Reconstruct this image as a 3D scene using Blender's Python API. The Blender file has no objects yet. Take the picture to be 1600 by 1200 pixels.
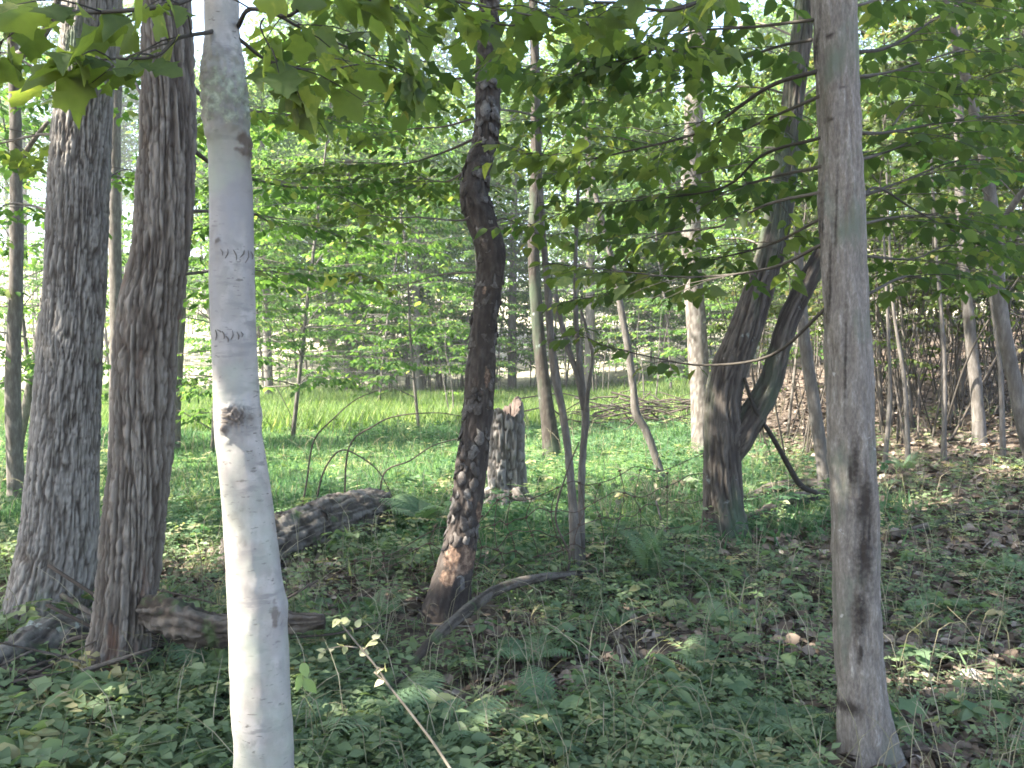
import bpy, math, random
import numpy as np
from mathutils import Vector, Matrix

# ------------------------------------------------------------------ camera, sky, sun, exposure
scene = bpy.context.scene
COL = scene.collection
F = 1386.0                     # focal length in photo pixels (photo is 1600 wide)
CAMZ = 1.5
GLARE_VEIL = 0.0013                  # density of the air veil added in place of lens glare
PITCH = math.atan(55.0 / F)    # looking slightly down
cam_data = bpy.data.cameras.new('camera')
cam_data.sensor_width = 36.0
cam_data.lens = 36.0 * F / 1600.0
cam_data.clip_start = 0.05
cam_data.clip_end = 2000.0
cam = bpy.data.objects.new('camera', cam_data)
cam.location = (0, 0, CAMZ)
cam.rotation_euler = (math.pi / 2 - PITCH, 0, 0)
COL.objects.link(cam)
scene.camera = cam

SUN_EL = math.radians(51)
SUN_AZ = math.radians(-106)    # clockwise from +Y (away from the camera): left, slightly behind the camera
S = np.array([math.sin(SUN_AZ) * math.cos(SUN_EL), math.cos(SUN_AZ) * math.cos(SUN_EL), math.sin(SUN_EL)])
world = bpy.data.worlds.new('World')
scene.world = world
world.use_nodes = True
wn = world.node_tree
sky = wn.nodes.new('ShaderNodeTexSky')
sky.sky_type = 'NISHITA'
sky.sun_disc = False
sky.sun_elevation = SUN_EL
sky.sun_rotation = SUN_AZ
sky.air_density = 1.0
sky.dust_density = 2.5
sky.ozone_density = 1.0
bg = wn.nodes['Background']
wn.links.new(sky.outputs[0], bg.inputs['Color'])
bg.inputs['Strength'].default_value = 0.125

sun_data = bpy.data.lights.new('sun', 'SUN')
sun_data.energy = 5.0
sun_data.angle = math.radians(0.55)
sun_data.color = (1.0, 0.94, 0.83)
sun = bpy.data.objects.new('sun', sun_data)
sun.rotation_euler = Vector(S).to_track_quat('Z', 'Y').to_euler()
sun.location = (-10, -3, 20)
COL.objects.link(sun)

scene.view_settings.view_transform = 'Standard'
scene.view_settings.look = 'None'
scene.view_settings.gamma = 1.0
scene.view_settings.use_curve_mapping = False
scene.view_settings.exposure = 2.86
scene.render.engine = 'CYCLES'
cy = scene.cycles
cy.use_denoising = True
try:
    cy.denoiser = 'OPENIMAGEDENOISE'
    cy.denoising_input_passes = 'RGB_ALBEDO_NORMAL'
except Exception:
    pass
cy.max_bounces = 6
cy.diffuse_bounces = 4
cy.glossy_bounces = 2
cy.transmission_bounces = 2
cy.transparent_max_bounces = 4
cy.use_adaptive_sampling = True
cy.adaptive_threshold = 0.02
cy.volume_bounces = 0
cy.caustics_reflective = False
cy.caustics_refractive = False
cy.sample_clamp_indirect = 6.0
cy.filter_width = 1.7

# ------------------------------------------------------------------ helpers
rng = np.random.default_rng(11)
random.seed(5)
A = np.array


def ray(x, y):
    cx, cyy = (x - 800.0) / F, (600.0 - y) / F
    cp, sp = math.cos(PITCH), math.sin(PITCH)
    return A([cx, cp + cyy * sp, -sp + cyy * cp])


def P(x, y, d):
    """world point seen at photo pixel (x, y), d metres into the scene along +Y"""
    r = ray(x, y)
    return A([0, 0, CAMZ]) + r * (d / r[1])


def softplus(x, k=1.0):
    return np.logaddexp(0, x / k) * k


def sstep(a, b, x):
    t = np.clip((x - a) / (b - a), 0, 1)
    return t * t * (3 - 2 * t)


def hash3(ix, iy, iz, seed):
    h = (ix.astype(np.int64) * 374761393 + iy.astype(np.int64) * 668265263 + iz.astype(np.int64) * 2147483647 + seed * 974634777) & 0xFFFFFFFF
    h = ((h ^ (h >> 13)) * 1274126177) & 0xFFFFFFFF
    h = ((h ^ (h >> 16)) * 2246822519) & 0xFFFFFFFF
    h = h ^ (h >> 15)
    return (h & 0xFFFFFF) / float(0x1000000)


def vnoise(p, seed=0):
    p = np.asarray(p, float)
    i = np.floor(p).astype(np.int64)
    f = p - i
    u = f * f * (3 - 2 * f)
    r = 0
    for dx in (0, 1):
        wx = u[:, 0] if dx else 1 - u[:, 0]
        for dy in (0, 1):
            wy = u[:, 1] if dy else 1 - u[:, 1]
            for dz in (0, 1):
                wz = u[:, 2] if dz else 1 - u[:, 2]
                r = r + wx * wy * wz * hash3(i[:, 0] + dx, i[:, 1] + dy, i[:, 2] + dz, seed)
    return r


def fbm(p, seed=0, o=3):
    p = np.asarray(p, float)
    a, s, t = 0.5, 0, 0
    for k in range(o):
        s = s + a * vnoise(p * 2 ** k, seed + k * 17)
        t += a
        a *= 0.5
    return s / t


def G0(x, y):
    x = np.asarray(x, float)
    y = np.asarray(y, float)
    z = 0.20 * softplus(x - 3.2, 0.8) * sstep(0, 7, y)
    z = np.where(z > 6, 6 + (z - 6) * 0.15, z)
    bank = 0.17 * softplus(y - 31 - 0.12 * x, 1.5)
    bank = np.where(bank > 7, 7 + (bank - 7) * 0.08, bank)
    left = 0.06 * softplus(-x - 12, 2.0)
    left = np.minimum(left, 3)
    return z + bank + left


def G(x, y):
    x = np.atleast_1d(np.asarray(x, float))
    y = np.atleast_1d(np.asarray(y, float))
    n = fbm(np.stack([x * 0.55, y * 0.55, x * 0], 1), 3, 3) - 0.5
    n2 = fbm(np.stack([x * 2.3, y * 2.3, x * 0], 1), 9, 2) - 0.5
    calm = 1 - 0.6 * sstep(6, 10, y) * (1 - sstep(26, 30, y)) * (1 - sstep(2, 5, x - 0.1 * y))
    return G0(x, y) - .075 + (0.13 * n + 0.06 * n2) * calm


def g1(x, y):
    return float(G(x, y)[0])


def ground_at(px, py):
    """ground point under a photo pixel"""
    r = ray(px, py)
    lo, o = 1.0, A([0, 0, CAMZ])
    ds = np.geomspace(1.2, 120, 1500)
    pts = o + r[None, :] * (ds / r[1])[:, None]
    below = pts[:, 2] < G(pts[:, 0], pts[:, 1])
    k = int(np.argmax(below)) if below.any() else len(ds) - 1
    return pts[k]


def new_mesh(name, V, Fc, mat=None, rnd=None, vattr=None, smooth=False):
    V = np.ascontiguousarray(V, np.float32)
    if not isinstance(Fc, (list, tuple)):
        Fc = [Fc]
    Fc = [np.asarray(f, np.int32) for f in Fc if len(f)]
    me = bpy.data.meshes.new(name)
    me.vertices.add(len(V))
    me.vertices.foreach_set('co', V.ravel())
    nl = sum(f.size for f in Fc)
    npoly = sum(len(f) for f in Fc)
    me.loops.add(nl)
    me.polygons.add(npoly)
    me.loops.foreach_set('vertex_index', np.concatenate([f.ravel() for f in Fc]))
    starts, off = [], 0
    for f in Fc:
        starts.append(off + np.arange(len(f)) * f.shape[1])
        off += f.size
    me.polygons.foreach_set('loop_start', np.concatenate(starts).astype(np.int32))
    if smooth:
        me.polygons.foreach_set('use_smooth', np.ones(npoly, bool))
    me.update(calc_edges=True)
    if rnd is not None:
        at = me.attributes.new('rnd', 'FLOAT', 'FACE')
        at.data.foreach_set('value', np.ascontiguousarray(rnd, np.float32))
    for k, v in (vattr or {}).items():
        at = me.attributes.new(k, 'FLOAT', 'POINT')
        at.data.foreach_set('value', np.ascontiguousarray(v, np.float32))
    if mat is not None:
        me.materials.append(mat)
    return me


def link(name, data, parent=None, loc=None):
    o = bpy.data.objects.new(name, data)
    COL.objects.link(o)
    if parent is not None:
        o.parent = parent
    if loc is not None:
        o.location = loc
    return o


def tag(o, label=None, cat=None, group=None, kind=None):
    for k, v in (('label', label), ('category', cat), ('group', group), ('kind', kind)):
        if v:
            o[k] = v
    return o


def thing(name, label, cat, loc=(0, 0, 0), group=None, kind=None):
    o = bpy.data.objects.new(name, None)
    o.empty_display_size = 0.1
    o.location = loc
    COL.objects.link(o)
    return tag(o, label, cat, group, kind)


def part(name, V, Fc, mat, parent, base=(0, 0, 0), rnd=None, vattr=None, smooth=True, kind=None):
    me = new_mesh(name, np.asarray(V) - A(base), Fc, mat, rnd, vattr, smooth)
    o = link(name, me, parent)
    if kind:
        o['kind'] = kind
    return o


def spline(pts, n_per=None, step=None):
    pts = np.asarray(pts, float)
    K = len(pts)
    if K == 2:
        ext = np.vstack([2 * pts[0] - pts[1], pts, 2 * pts[1] - pts[0]])
    else:
        ext = np.vstack([2 * pts[0] - pts[1], pts, 2 * pts[-1] - pts[-2]])
    out, us = [], []
    for i in range(K - 1):
        p0, p1, p2, p3 = ext[i:i + 4]
        L = np.linalg.norm((p2 - p1)[:3])
        n = n_per if n_per else max(1, int(math.ceil(L / step)))
        t = np.linspace(0, 1, n, endpoint=False)[:, None]
        out.append(0.5 * ((2 * p1) + (-p0 + p2) * t + (2 * p0 - 5 * p1 + 4 * p2 - p3) * t ** 2 + (-p0 + 3 * p1 - 3 * p2 + p3) * t ** 3))
    out.append(pts[-1:])
    return np.vstack(out)


def tube(pts, rad, nseg=6, step=None, n_per=None, disp=None, cap=True, closed_tip=True):
    """pts (K,3), rad (K,): a tapering tube through the points; returns V, [quads, tris], info"""
    pr = np.hstack([np.asarray(pts, float), np.asarray(rad, float)[:, None]])
    c = spline(pr, n_per=n_per, step=step)
    p, r = c[:, :3], np.maximum(c[:, 3], 0.0004)
    n = len(p)
    tan = np.gradient(p, axis=0)
    tan /= np.linalg.norm(tan, axis=1)[:, None] + 1e-9
    ref = A([1.0, 0, 0]) if abs(tan[0][0]) < 0.8 else A([0, 1.0, 0])
    u = np.zeros((n, 3))
    v0 = ref - tan[0] * ref.dot(tan[0])
    u[0] = v0 / np.linalg.norm(v0)
    for i in range(1, n):
        w = u[i - 1] - tan[i] * u[i - 1].dot(tan[i])
        u[i] = w / (np.linalg.norm(w) + 1e-9)
    v = np.cross(tan, u)
    th = np.arange(nseg) * 2 * math.pi / nseg
    TH = np.tile(th, n)
    seglen = np.r_[0, np.cumsum(np.linalg.norm(np.diff(p, axis=0), axis=1))]
    SS = np.repeat(seglen, nseg)
    RR = np.repeat(r, nseg)
    dirs = (np.cos(TH)[:, None] * np.repeat(u, nseg, 0) + np.sin(TH)[:, None] * np.repeat(v, nseg, 0))
    cen = np.repeat(p, nseg, 0)
    V = cen + dirs * RR[:, None]
    extra = None
    if disp is not None:
        d, extra = disp(TH, SS, RR, V, dirs)
        V = cen + dirs * (RR + d)[:, None]
    i = np.arange(n - 1)[:, None] * nseg
    j = np.arange(nseg)[None, :]
    jn = (j + 1) % nseg
    Q = np.stack([i + j, i + jn, i + nseg + jn, i + nseg + j], -1).reshape(-1, 4)
    faces = [Q]
    if cap:
        V = np.vstack([V, p[0], p[-1] + tan[-1] * r[-1] * 0.3])
        a, b = len(V) - 2, len(V) - 1
        j = np.arange(nseg)
        jn = (j + 1) % nseg
        t1 = np.stack([np.full(nseg, a), jn, j], 1)
        t2 = np.stack([np.full(nseg, b), (n - 1) * nseg + j, (n - 1) * nseg + jn], 1)
        faces.append(np.vstack([t1, t2]))
    info = dict(p=p, r=r, tan=tan, extra=extra, n=n, nseg=nseg)
    return V, faces, info


class Bag:
    """collects shapes into the arrays of one mesh"""
    def __init__(self):
        self.V, self.Q, self.T, self.rq, self.rt, self.n = [], [], [], [], [], 0

    def add(self, V, Fc, r=None):
        for f in (Fc if isinstance(Fc, (list, tuple)) else [Fc]):
            f = np.asarray(f)
            rr = np.full(len(f), random.random() if r is None else r) if np.isscalar(r) or r is None else np.asarray(r)
            (self.Q if f.shape[1] == 4 else self.T).append(f + self.n)
            (self.rq if f.shape[1] == 4 else self.rt).append(rr)
        self.V.append(V)
        self.n += len(V)

    def tube(self, pts, rad, nseg=5, n_per=3, r=None):
        V, Fc, info = tube(pts, rad, nseg, n_per=n_per)
        self.add(V, Fc, r)
        return info

    def get(self):
        V = np.vstack(self.V)
        Fs, rs = [], []
        if self.Q:
            Fs.append(np.vstack(self.Q)); rs.append(np.concatenate(self.rq))
        if self.T:
            Fs.append(np.vstack(self.T)); rs.append(np.concatenate(self.rt))
        return V, Fs, np.concatenate(rs)

    def mesh(self, name, mat, base=(0, 0, 0), smooth=True):
        V, Fs, r = self.get()
        return new_mesh(name, V - A(base), Fs, mat, r, None, smooth)

    def part(self, name, mat, parent, base=(0, 0, 0), smooth=True, kind=None):
        o = link(name, self.mesh(name, mat, base, smooth), parent)
        if kind:
            o['kind'] = kind
        return o


# ---- leaf templates: x along the leaf from its stalk, y across, z up
def outline_leaf(half, centre, fold=0.16, bend=0.22, wave=0.0):
    half = [A(h, float) for h in half]
    up = [h for h in half]
    dn = [A([h[0], -h[1]]) for h in half[1:-1]][::-1]
    ring = A(up + dn)
    V2 = np.vstack([A([centre, 0.0])[None], ring])
    z = fold * np.abs(V2[:, 1]) - bend * V2[:, 0] ** 2 + wave * np.sin(V2[:, 0] * 9 + V2[:, 1] * 7)
    V = np.c_[V2, z]
    n = len(ring)
    T = A([[0, 1 + i, 1 + (i + 1) % n] for i in range(n)])
    return V, T


MAPLE = outline_leaf([(0, 0), (-.07, .15), (.0, .38), (.15, .29), (.30, .34), (.52, .56), (.55, .37), (.60, .23), (.74, .25), (.83, .12), (1.0, 0)], .34)
MAPLE2 = outline_leaf([(0, 0), (-.05, .18), (.06, .36), (.2, .34), (.46, .47), (.60, .42), (.62, .26), (.80, .18), (1.0, 0)], .36, .05, .4, .02)
MAPLE3 = outline_leaf([(0, 0), (-.08, .12), (-.02, .34), (.13, .28), (.33, .40), (.44, .56), (.55, .36), (.68, .22), (.78, .26), (.84, .10), (.98, 0)], .3, .28, .1, .03)
MAPLE4 = outline_leaf([(0, 0), (-.06, .2), (.05, .40), (.22, .30), (.36, .36), (.5, .50), (.58, .30), (.70, .20), (.85, .14), (1.0, 0)], .35, .55, .45, .03)
MAPLE5 = outline_leaf([(0, 0), (-.1, .14), (.02, .30), (.16, .24), (.28, .33), (.50, .46), (.52, .30), (.66, .19), (.80, .20), (1.02, 0)], .32, -.2, .15, .05)
OVATE = outline_leaf([(0, 0), (.12, .20), (.38, .31), (.68, .22), (1.0, 0)], .42, .25, .2)
LANCE = outline_leaf([(0, 0), (.2, .13), (.5, .17), (.8, .09), (1.0, 0)], .45, .25, .35)
HEX = (A([[0, 0, 0], [.3, .26, .05], [.75, .2, .0], [1, 0, -.15], [.75, -.2, .0], [.3, -.26, .05]], float), A([[0, 1, 5], [1, 2, 4], [1, 4, 5], [2, 3, 4]]))
DIA = (A([[0, 0, 0], [.45, .3, .06], [1, 0, -.1], [.45, -.3, .06]], float), A([[0, 1, 2], [0, 2, 3]]))
BLADE = (A([[0, .03, 0], [0, -.03, 0], [.55, .022, -.03], [.55, -.022, -.03], [1, 0, -.16]], float), A([[0, 1, 3], [0, 3, 2], [2, 3, 4]]))


def nrmz(a):
    return a / (np.linalg.norm(a, axis=-1, keepdims=True) + 1e-9)


def frames(fwd, nrm):
    x = nrmz(fwd)
    z = nrmz(nrm - x * np.sum(nrm * x, -1, keepdims=True))
    y = np.cross(z, x)
    return np.stack([x, y, z], -1)          # columns


def expand(pos, fwd, nrm, size, tmpl, rnd=None):
    V0, T0 = tmpl
    R = frames(fwd, nrm)
    N = len(pos)
    V = np.einsum('nij,kj->nki', R, V0) * np.asarray(size).reshape(-1, 1, 1) + pos[:, None, :]
    T = T0[None] + (np.arange(N) * len(V0))[:, None, None]
    r = rng.random(N) if rnd is None else rnd
    return V.reshape(-1, 3), T.reshape(-1, T0.shape[1]), np.repeat(r, len(T0))


def unit(az, el=0.0):
    az = np.asarray(az); el = np.asarray(el) + 0 * az
    return np.stack([np.cos(az) * np.cos(el), np.sin(az) * np.cos(el), np.sin(el)], -1)


# ------------------------------------------------------------------ materials
def nodes(name):
    m = bpy.data.materials.new(name)
    m.use_nodes = True
    nt = m.node_tree
    nt.nodes.clear()
    out = nt.nodes.new('ShaderNodeOutputMaterial')
    return m, nt, out


def N_(nt, t, **kw):
    n = nt.nodes.new(t)
    for k, v in kw.items():
        if k.startswith('i_'):
            key = k[2:]
            key = int(key) if key.isdigit() else key.replace('_', ' ')
            n.inputs[key].default_value = v
        else:
            setattr(n, k, v)
    return n


def ramp(nt, fac, stops):
    r = nt.nodes.new('ShaderNodeValToRGB')
    el = r.color_ramp.elements
    while len(el) < len(stops):
        el.new(0.5)
    for e, (p, c) in zip(el, stops):
        e.position = p
        e.color = (c[0], c[1], c[2], 1)
    nt.links.new(fac, r.inputs[0])
    return r.outputs[0]


def leaf_mat(name, stops, trans=(1.5, 1.7, 0.7), tmix=0.42, by_object=False, gloss=0.0, rough=0.5, vary=.6):
    stops = [(p, tuple(.80 * v + .20 * (.25 * c[0] + .65 * c[1] + .1 * c[2]) for v in c)) for p, c in stops]   # leaves are greyer than the pure hue
    m, nt, out = nodes(name)
    L = nt.links.new
    if by_object:
        src = N_(nt, 'ShaderNodeObjectInfo').outputs['Random']
    else:
        src = N_(nt, 'ShaderNodeAttribute', attribute_name='rnd').outputs['Fac']
    geo = N_(nt, 'ShaderNodeNewGeometry')
    nz = N_(nt, 'ShaderNodeTexNoise', i_Scale=0.7 if not by_object else 30.0, i_Detail=2.0)
    if by_object:
        tc = N_(nt, 'ShaderNodeTexCoord')
        L(tc.outputs['Object'], nz.inputs['Vector'])
        nz.inputs['Scale'].default_value = 4.0
    else:
        L(geo.outputs['Position'], nz.inputs['Vector'])
    mx = N_(nt, 'ShaderNodeMath', operation='MULTIPLY_ADD', i_1=vary, i_2=-.5 * vary)
    L(nz.outputs['Fac'], mx.inputs[0])
    ad = N_(nt, 'ShaderNodeMath', operation='ADD', use_clamp=True)
    L(src, ad.inputs[0]); L(mx.outputs[0], ad.inputs[1])
    col = ramp(nt, ad.outputs[0], stops)
    tcol = N_(nt, 'ShaderNodeMix', data_type='RGBA', blend_type='MULTIPLY')
    tcol.inputs['Factor'].default_value = 1.0
    L(col, tcol.inputs[6]); tcol.inputs[7].default_value = (*trans, 1)
    df = N_(nt, 'ShaderNodeBsdfDiffuse'); L(col, df.inputs['Color'])
    tr = N_(nt, 'ShaderNodeBsdfTranslucent'); L(tcol.outputs[2], tr.inputs['Color'])
    mix = N_(nt, 'ShaderNodeMixShader', i_0=tmix)
    L(df.outputs[0], mix.inputs[1]); L(tr.outputs[0], mix.inputs[2])
    if gloss <= 0:
        L(mix.outputs[0], out.inputs['Surface'])
        return m
    gl = N_(nt, 'ShaderNodeBsdfGlossy', i_Roughness=rough)
    gl.inputs['Color'].default_value = (1, 1, 1, 1)
    m2 = N_(nt, 'ShaderNodeMixShader', i_0=gloss)
    L(mix.outputs[0], m2.inputs[1]); L(gl.outputs[0], m2.inputs[2])
    L(m2.outputs[0], out.inputs['Surface'])
    return m


def bark_mat(name, stops, nscale=(40, 40, 6), hmix=0.5, bump=0.35, moss=None, mask=None, rough=0.9, spots=None, bump_scale=1.0, soft=(.78, 1.05)):
    """stops: colour over (ridge height attribute mixed with stretched noise); mask: (colour ramp stops) where vertex attribute 'mask' is 1"""
    m, nt, out = nodes(name)
    L = nt.links.new
    tc = N_(nt, 'ShaderNodeTexCoord')
    mp = N_(nt, 'ShaderNodeMapping'); mp.inputs['Scale'].default_value = nscale
    L(tc.outputs['Object'], mp.inputs['Vector'])
    nz = N_(nt, 'ShaderNodeTexNoise', i_Scale=1.0, i_Detail=6.0, i_Roughness=0.65)
    L(mp.outputs[0], nz.inputs['Vector'])
    at = N_(nt, 'ShaderNodeAttribute', attribute_name='h')
    mx = N_(nt, 'ShaderNodeMix', data_type='FLOAT'); mx.inputs[0].default_value = hmix
    L(nz.outputs['Fac'], mx.inputs[2]); L(at.outputs['Fac'], mx.inputs[3])
    col = ramp(nt, mx.outputs[0], stops)

    def over(col, fac, c2):
        x = N_(nt, 'ShaderNodeMix', data_type='RGBA')
        L(fac, x.inputs['Factor']); L(col, x.inputs[6])
        if isinstance(c2, tuple):
            x.inputs[7].default_value = (*c2, 1)
        else:
            L(c2, x.inputs[7])
        return x.outputs[2]

    def patch(scale, lo, hi, sc=(1, 1, 1), detail=4):
        mp2 = N_(nt, 'ShaderNodeMapping'); mp2.inputs['Scale'].default_value = sc
        L(tc.outputs['Object'], mp2.inputs['Vector'])
        n2 = N_(nt, 'ShaderNodeTexNoise', i_Scale=scale, i_Detail=detail, i_Roughness=0.6)
        L(mp2.outputs[0], n2.inputs['Vector'])
        mr = N_(nt, 'ShaderNodeMapRange', i_1=lo, i_2=hi)
        mr.clamp = True
        L(n2.outputs['Fac'], mr.inputs[0])
        return mr.outputs[0]

    if moss:
        for (c, scale, lo, hi, sc) in moss:
            col = over(col, patch(scale, lo, hi, sc), c)
    if mask:
        am = N_(nt, 'ShaderNodeAttribute', attribute_name='mask')
        n3 = N_(nt, 'ShaderNodeTexNoise', i_Scale=mask[1], i_Detail=6.0, i_Roughness=0.7)
        L(tc.outputs['Object'], n3.inputs['Vector'])
        s1 = N_(nt, 'ShaderNodeMath', operation='ADD'); L(am.outputs['Fac'], s1.inputs[0]); L(n3.outputs['Fac'], s1.inputs[1])
        mr = N_(nt, 'ShaderNodeMapRange', i_1=0.92, i_2=1.08); mr.clamp = True
        L(s1.outputs[0], mr.inputs[0])
        col = over(col, mr.outputs[0], ramp(nt, n3.outputs['Fac'], mask[0]))
    if spots:
        for (c, attr) in spots:
            a2 = N_(nt, 'ShaderNodeAttribute', attribute_name=attr)
            n4 = N_(nt, 'ShaderNodeTexNoise', i_Scale=60.0, i_Detail=3.0)
            L(tc.outputs['Object'], n4.inputs['Vector'])
            s2 = N_(nt, 'ShaderNodeMath', operation='ADD'); L(a2.outputs['Fac'], s2.inputs[0]); L(n4.outputs['Fac'], s2.inputs[1])
            mr = N_(nt, 'ShaderNodeMapRange', i_1=soft[0], i_2=soft[1]); mr.clamp = True
            L(s2.outputs[0], mr.inputs[0])
            col = over(col, mr.outputs[0], c)
    bs = N_(nt, 'ShaderNodeBsdfPrincipled', i_Roughness=rough)
    bs.inputs['Specular IOR Level'].default_value = 0.25
    L(col, bs.inputs['Base Color'])
    if bump:
        n5 = N_(nt, 'ShaderNodeTexNoise', i_Scale=2.2 * bump_scale, i_Detail=5.0, i_Roughness=0.7)
        L(mp.outputs[0], n5.inputs['Vector'])
        bp = N_(nt, 'ShaderNodeBump', i_Strength=bump, i_Distance=0.006)
        L(n5.outputs['Fac'], bp.inputs['Height']); L(bp.outputs[0], bs.inputs['Normal'])
    L(bs.outputs[0], out.inputs['Surface'])
    return m


def plain_mat(name, stops, scale=30, rough=0.85, attr=True, bump=0.2):
    m, nt, out = nodes(name)
    L = nt.links.new
    tc = N_(nt, 'ShaderNodeTexCoord')
    nz = N_(nt, 'ShaderNodeTexNoise', i_Scale=scale, i_Detail=4.0)
    L(tc.outputs['Object'], nz.inputs['Vector'])
    src = nz.outputs['Fac']
    if attr:
        a = N_(nt, 'ShaderNodeAttribute', attribute_name='rnd')
        x = N_(nt, 'ShaderNodeMix', data_type='FLOAT'); x.inputs[0].default_value = 0.6
        L(nz.outputs['Fac'], x.inputs[2]); L(a.outputs['Fac'], x.inputs[3])
        src = x.outputs[0]
    col = ramp(nt, src, stops)
    bs = N_(nt, 'ShaderNodeBsdfPrincipled', i_Roughness=rough)
    bs.inputs['Specular IOR Level'].default_value = 0.2
    L(col, bs.inputs['Base Color'])
    if bump:
        bp = N_(nt, 'ShaderNodeBump', i_Strength=bump, i_Distance=0.004)
        L(nz.outputs['Fac'], bp.inputs['Height']); L(bp.outputs[0], bs.inputs['Normal'])
    L(bs.outputs[0], out.inputs['Surface'])
    return m

GREENS = [(0, (.030, .068, .012)), (.45, (.050, .105, .018)), (.85, (.085, .150, .026)), (1, (.17, .19, .035))]
M_CANOPY = leaf_mat('canopy_leaf', GREENS, tmix=.5)
M_MAPLE = leaf_mat('maple_leaf', [(0, (.062, .098, .028)), (.5, (.090, .138, .038)), (.9, (.125, .172, .048)), (1, (.19, .215, .06))], by_object=True, tmix=.57, trans=(2.4, 2.35, .75), gloss=.012)
M_SPRAY = leaf_mat('spray_leaf', [(0, (.042, .078, .024)), (.5, (.066, .110, .032)), (.9, (.096, .142, .042)), (1, (.17, .18, .04))], tmix=.52, trans=(1.8, 1.85, .75))
M_UNDER = leaf_mat('understory_leaf', [(0, (.040, .095, .022)), (.5, (.065, .140, .032)), (.9, (.10, .19, .045)), (1, (.20, .23, .06))], tmix=.55, trans=(1.8, 1.9, .8))
M_FAR = leaf_mat('far_leaf', [(0, (.06, .125, .03)), (.5, (.09, .17, .045)), (.9, (.13, .21, .06)), (1, (.22, .26, .09))], tmix=.55, trans=(1.7, 1.7, .9))
M_SLOPE = leaf_mat('slope_leaf', [(0, (.045, .075, .022)), (.5, (.07, .105, .03)), (.9, (.10, .135, .04)), (1, (.2, .17, .05))], tmix=.5, trans=(1.5, 1.6, .6))
M_HERB = leaf_mat('herb_leaf', [(0, (.070, .122, .052)), (.45, (.118, .180, .074)), (.82, (.165, .23, .095)), (.95, (.24, .25, .10)), (1, (.34, .28, .13))], tmix=.4, trans=(1.5, 1.6, .8), gloss=.015)
M_FERN = leaf_mat('fern_leaf', [(0, (.10, .175, .088)), (.6, (.135, .215, .105)), (1, (.18, .25, .12))], by_object=True, tmix=.3)
M_SEED = leaf_mat('seedling_leaf', [(0, (.075, .135, .065)), (.6, (.11, .175, .08)), (1, (.16, .22, .085))], by_object=True, tmix=.35)
M_PALE = leaf_mat('pale_leaf', [(0, (.32, .34, .14)), (.6, (.45, .45, .22)), (1, (.55, .5, .3))], by_object=True, tmix=.4, trans=(1, 1, .6))
M_GRASS = leaf_mat('grass_blade', [(0, (.050, .115, .050)), (.5, (.076, .155, .064)), (.9, (.12, .205, .085)), (1, (.30, .30, .12))], tmix=.4, trans=(1.1, 1.4, .8), vary=1.3)
M_TALL = leaf_mat('tall_grass_blade', [(0, (.075, .135, .035)), (.5, (.115, .185, .048)), (.9, (.17, .24, .065)), (1, (.32, .32, .12))], tmix=.4, trans=(1.2, 1.4, .6))
M_LITTER = plain_mat('dead_leaf', [(0.15, (.050, .036, .026)), (.45, (.105, .080, .060)), (.7, (.175, .138, .108)), (.9, (.34, .29, .24))], 25, bump=0)
M_TWIG = plain_mat('twig_bark', [(.2, (.07, .055, .045)), (.6, (.14, .115, .095)), (.9, (.24, .21, .18))], 40, bump=0)
M_DARKTWIG = plain_mat('dark_twig_bark', [(.2, (.035, .030, .024)), (.6, (.07, .06, .048)), (.9, (.12, .10, .085))], 40, bump=0)
M_GREYWOOD = bark_mat('grey_sapling_bark', [(.25, (.060, .050, .042)), (.5, (.11, .097, .083)), (.75, (.20, .183, .165))], (30, 30, 8), hmix=0, bump=.3)
M_FARBARK = bark_mat('distant_bark', [(.25, (.075, .064, .055)), (.5, (.13, .117, .103)), (.75, (.22, .205, .19))], (9, 9, 2), hmix=0, bump=.4)
M_DEADWOOD = bark_mat('weathered_wood', [(.25, (.022, .017, .013)), (.5, (.052, .041, .032)), (.78, (.13, .112, .095))], (22, 22, 22), hmix=.35, bump=1.0, bump_scale=2.0,
                      moss=[((.06, .10, .035), 5, .56, .68, (1, 1, 1))])
M_WIRE = plain_mat('rusty_wire', [(.2, (.035, .025, .02)), (.8, (.10, .065, .045))], 60, .7, attr=False, bump=0)

# ------------------------------------------------------------------ ground
gx = np.sinh(np.linspace(-4.6, 4.6, 230)) * 2.6
gy = np.r_[np.linspace(-40, -1, 30), np.geomspace(1, 61, 230) - 1.0, np.geomspace(62, 460, 40)]
XX, YY = np.meshgrid(gx, gy)
gv = np.c_[XX.ravel(), YY.ravel(), G(XX.ravel(), YY.ravel())]
nx, ny = len(gx), len(gy)
ii = (np.arange(ny - 1)[:, None] * nx + np.arange(nx - 1)[None, :]).ravel()
gf = np.stack([ii, ii + 1, ii + nx + 1, ii + nx], 1)


def meadow(x, y):
    n = (fbm(np.stack([x * .5, y * .5, x * 0], 1), 41, 3) - .5) * 3.0
    m = sstep(6.0, 8.0, y + n * .6) * (1 - sstep(27.5, 32, y + n * 1.6 - 0.12 * x))
    m *= 1 - sstep(1.2, 2.6, x + n * .5 - .115 * y)
    m *= sstep(-16, -12, x + n)
    return m


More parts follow.
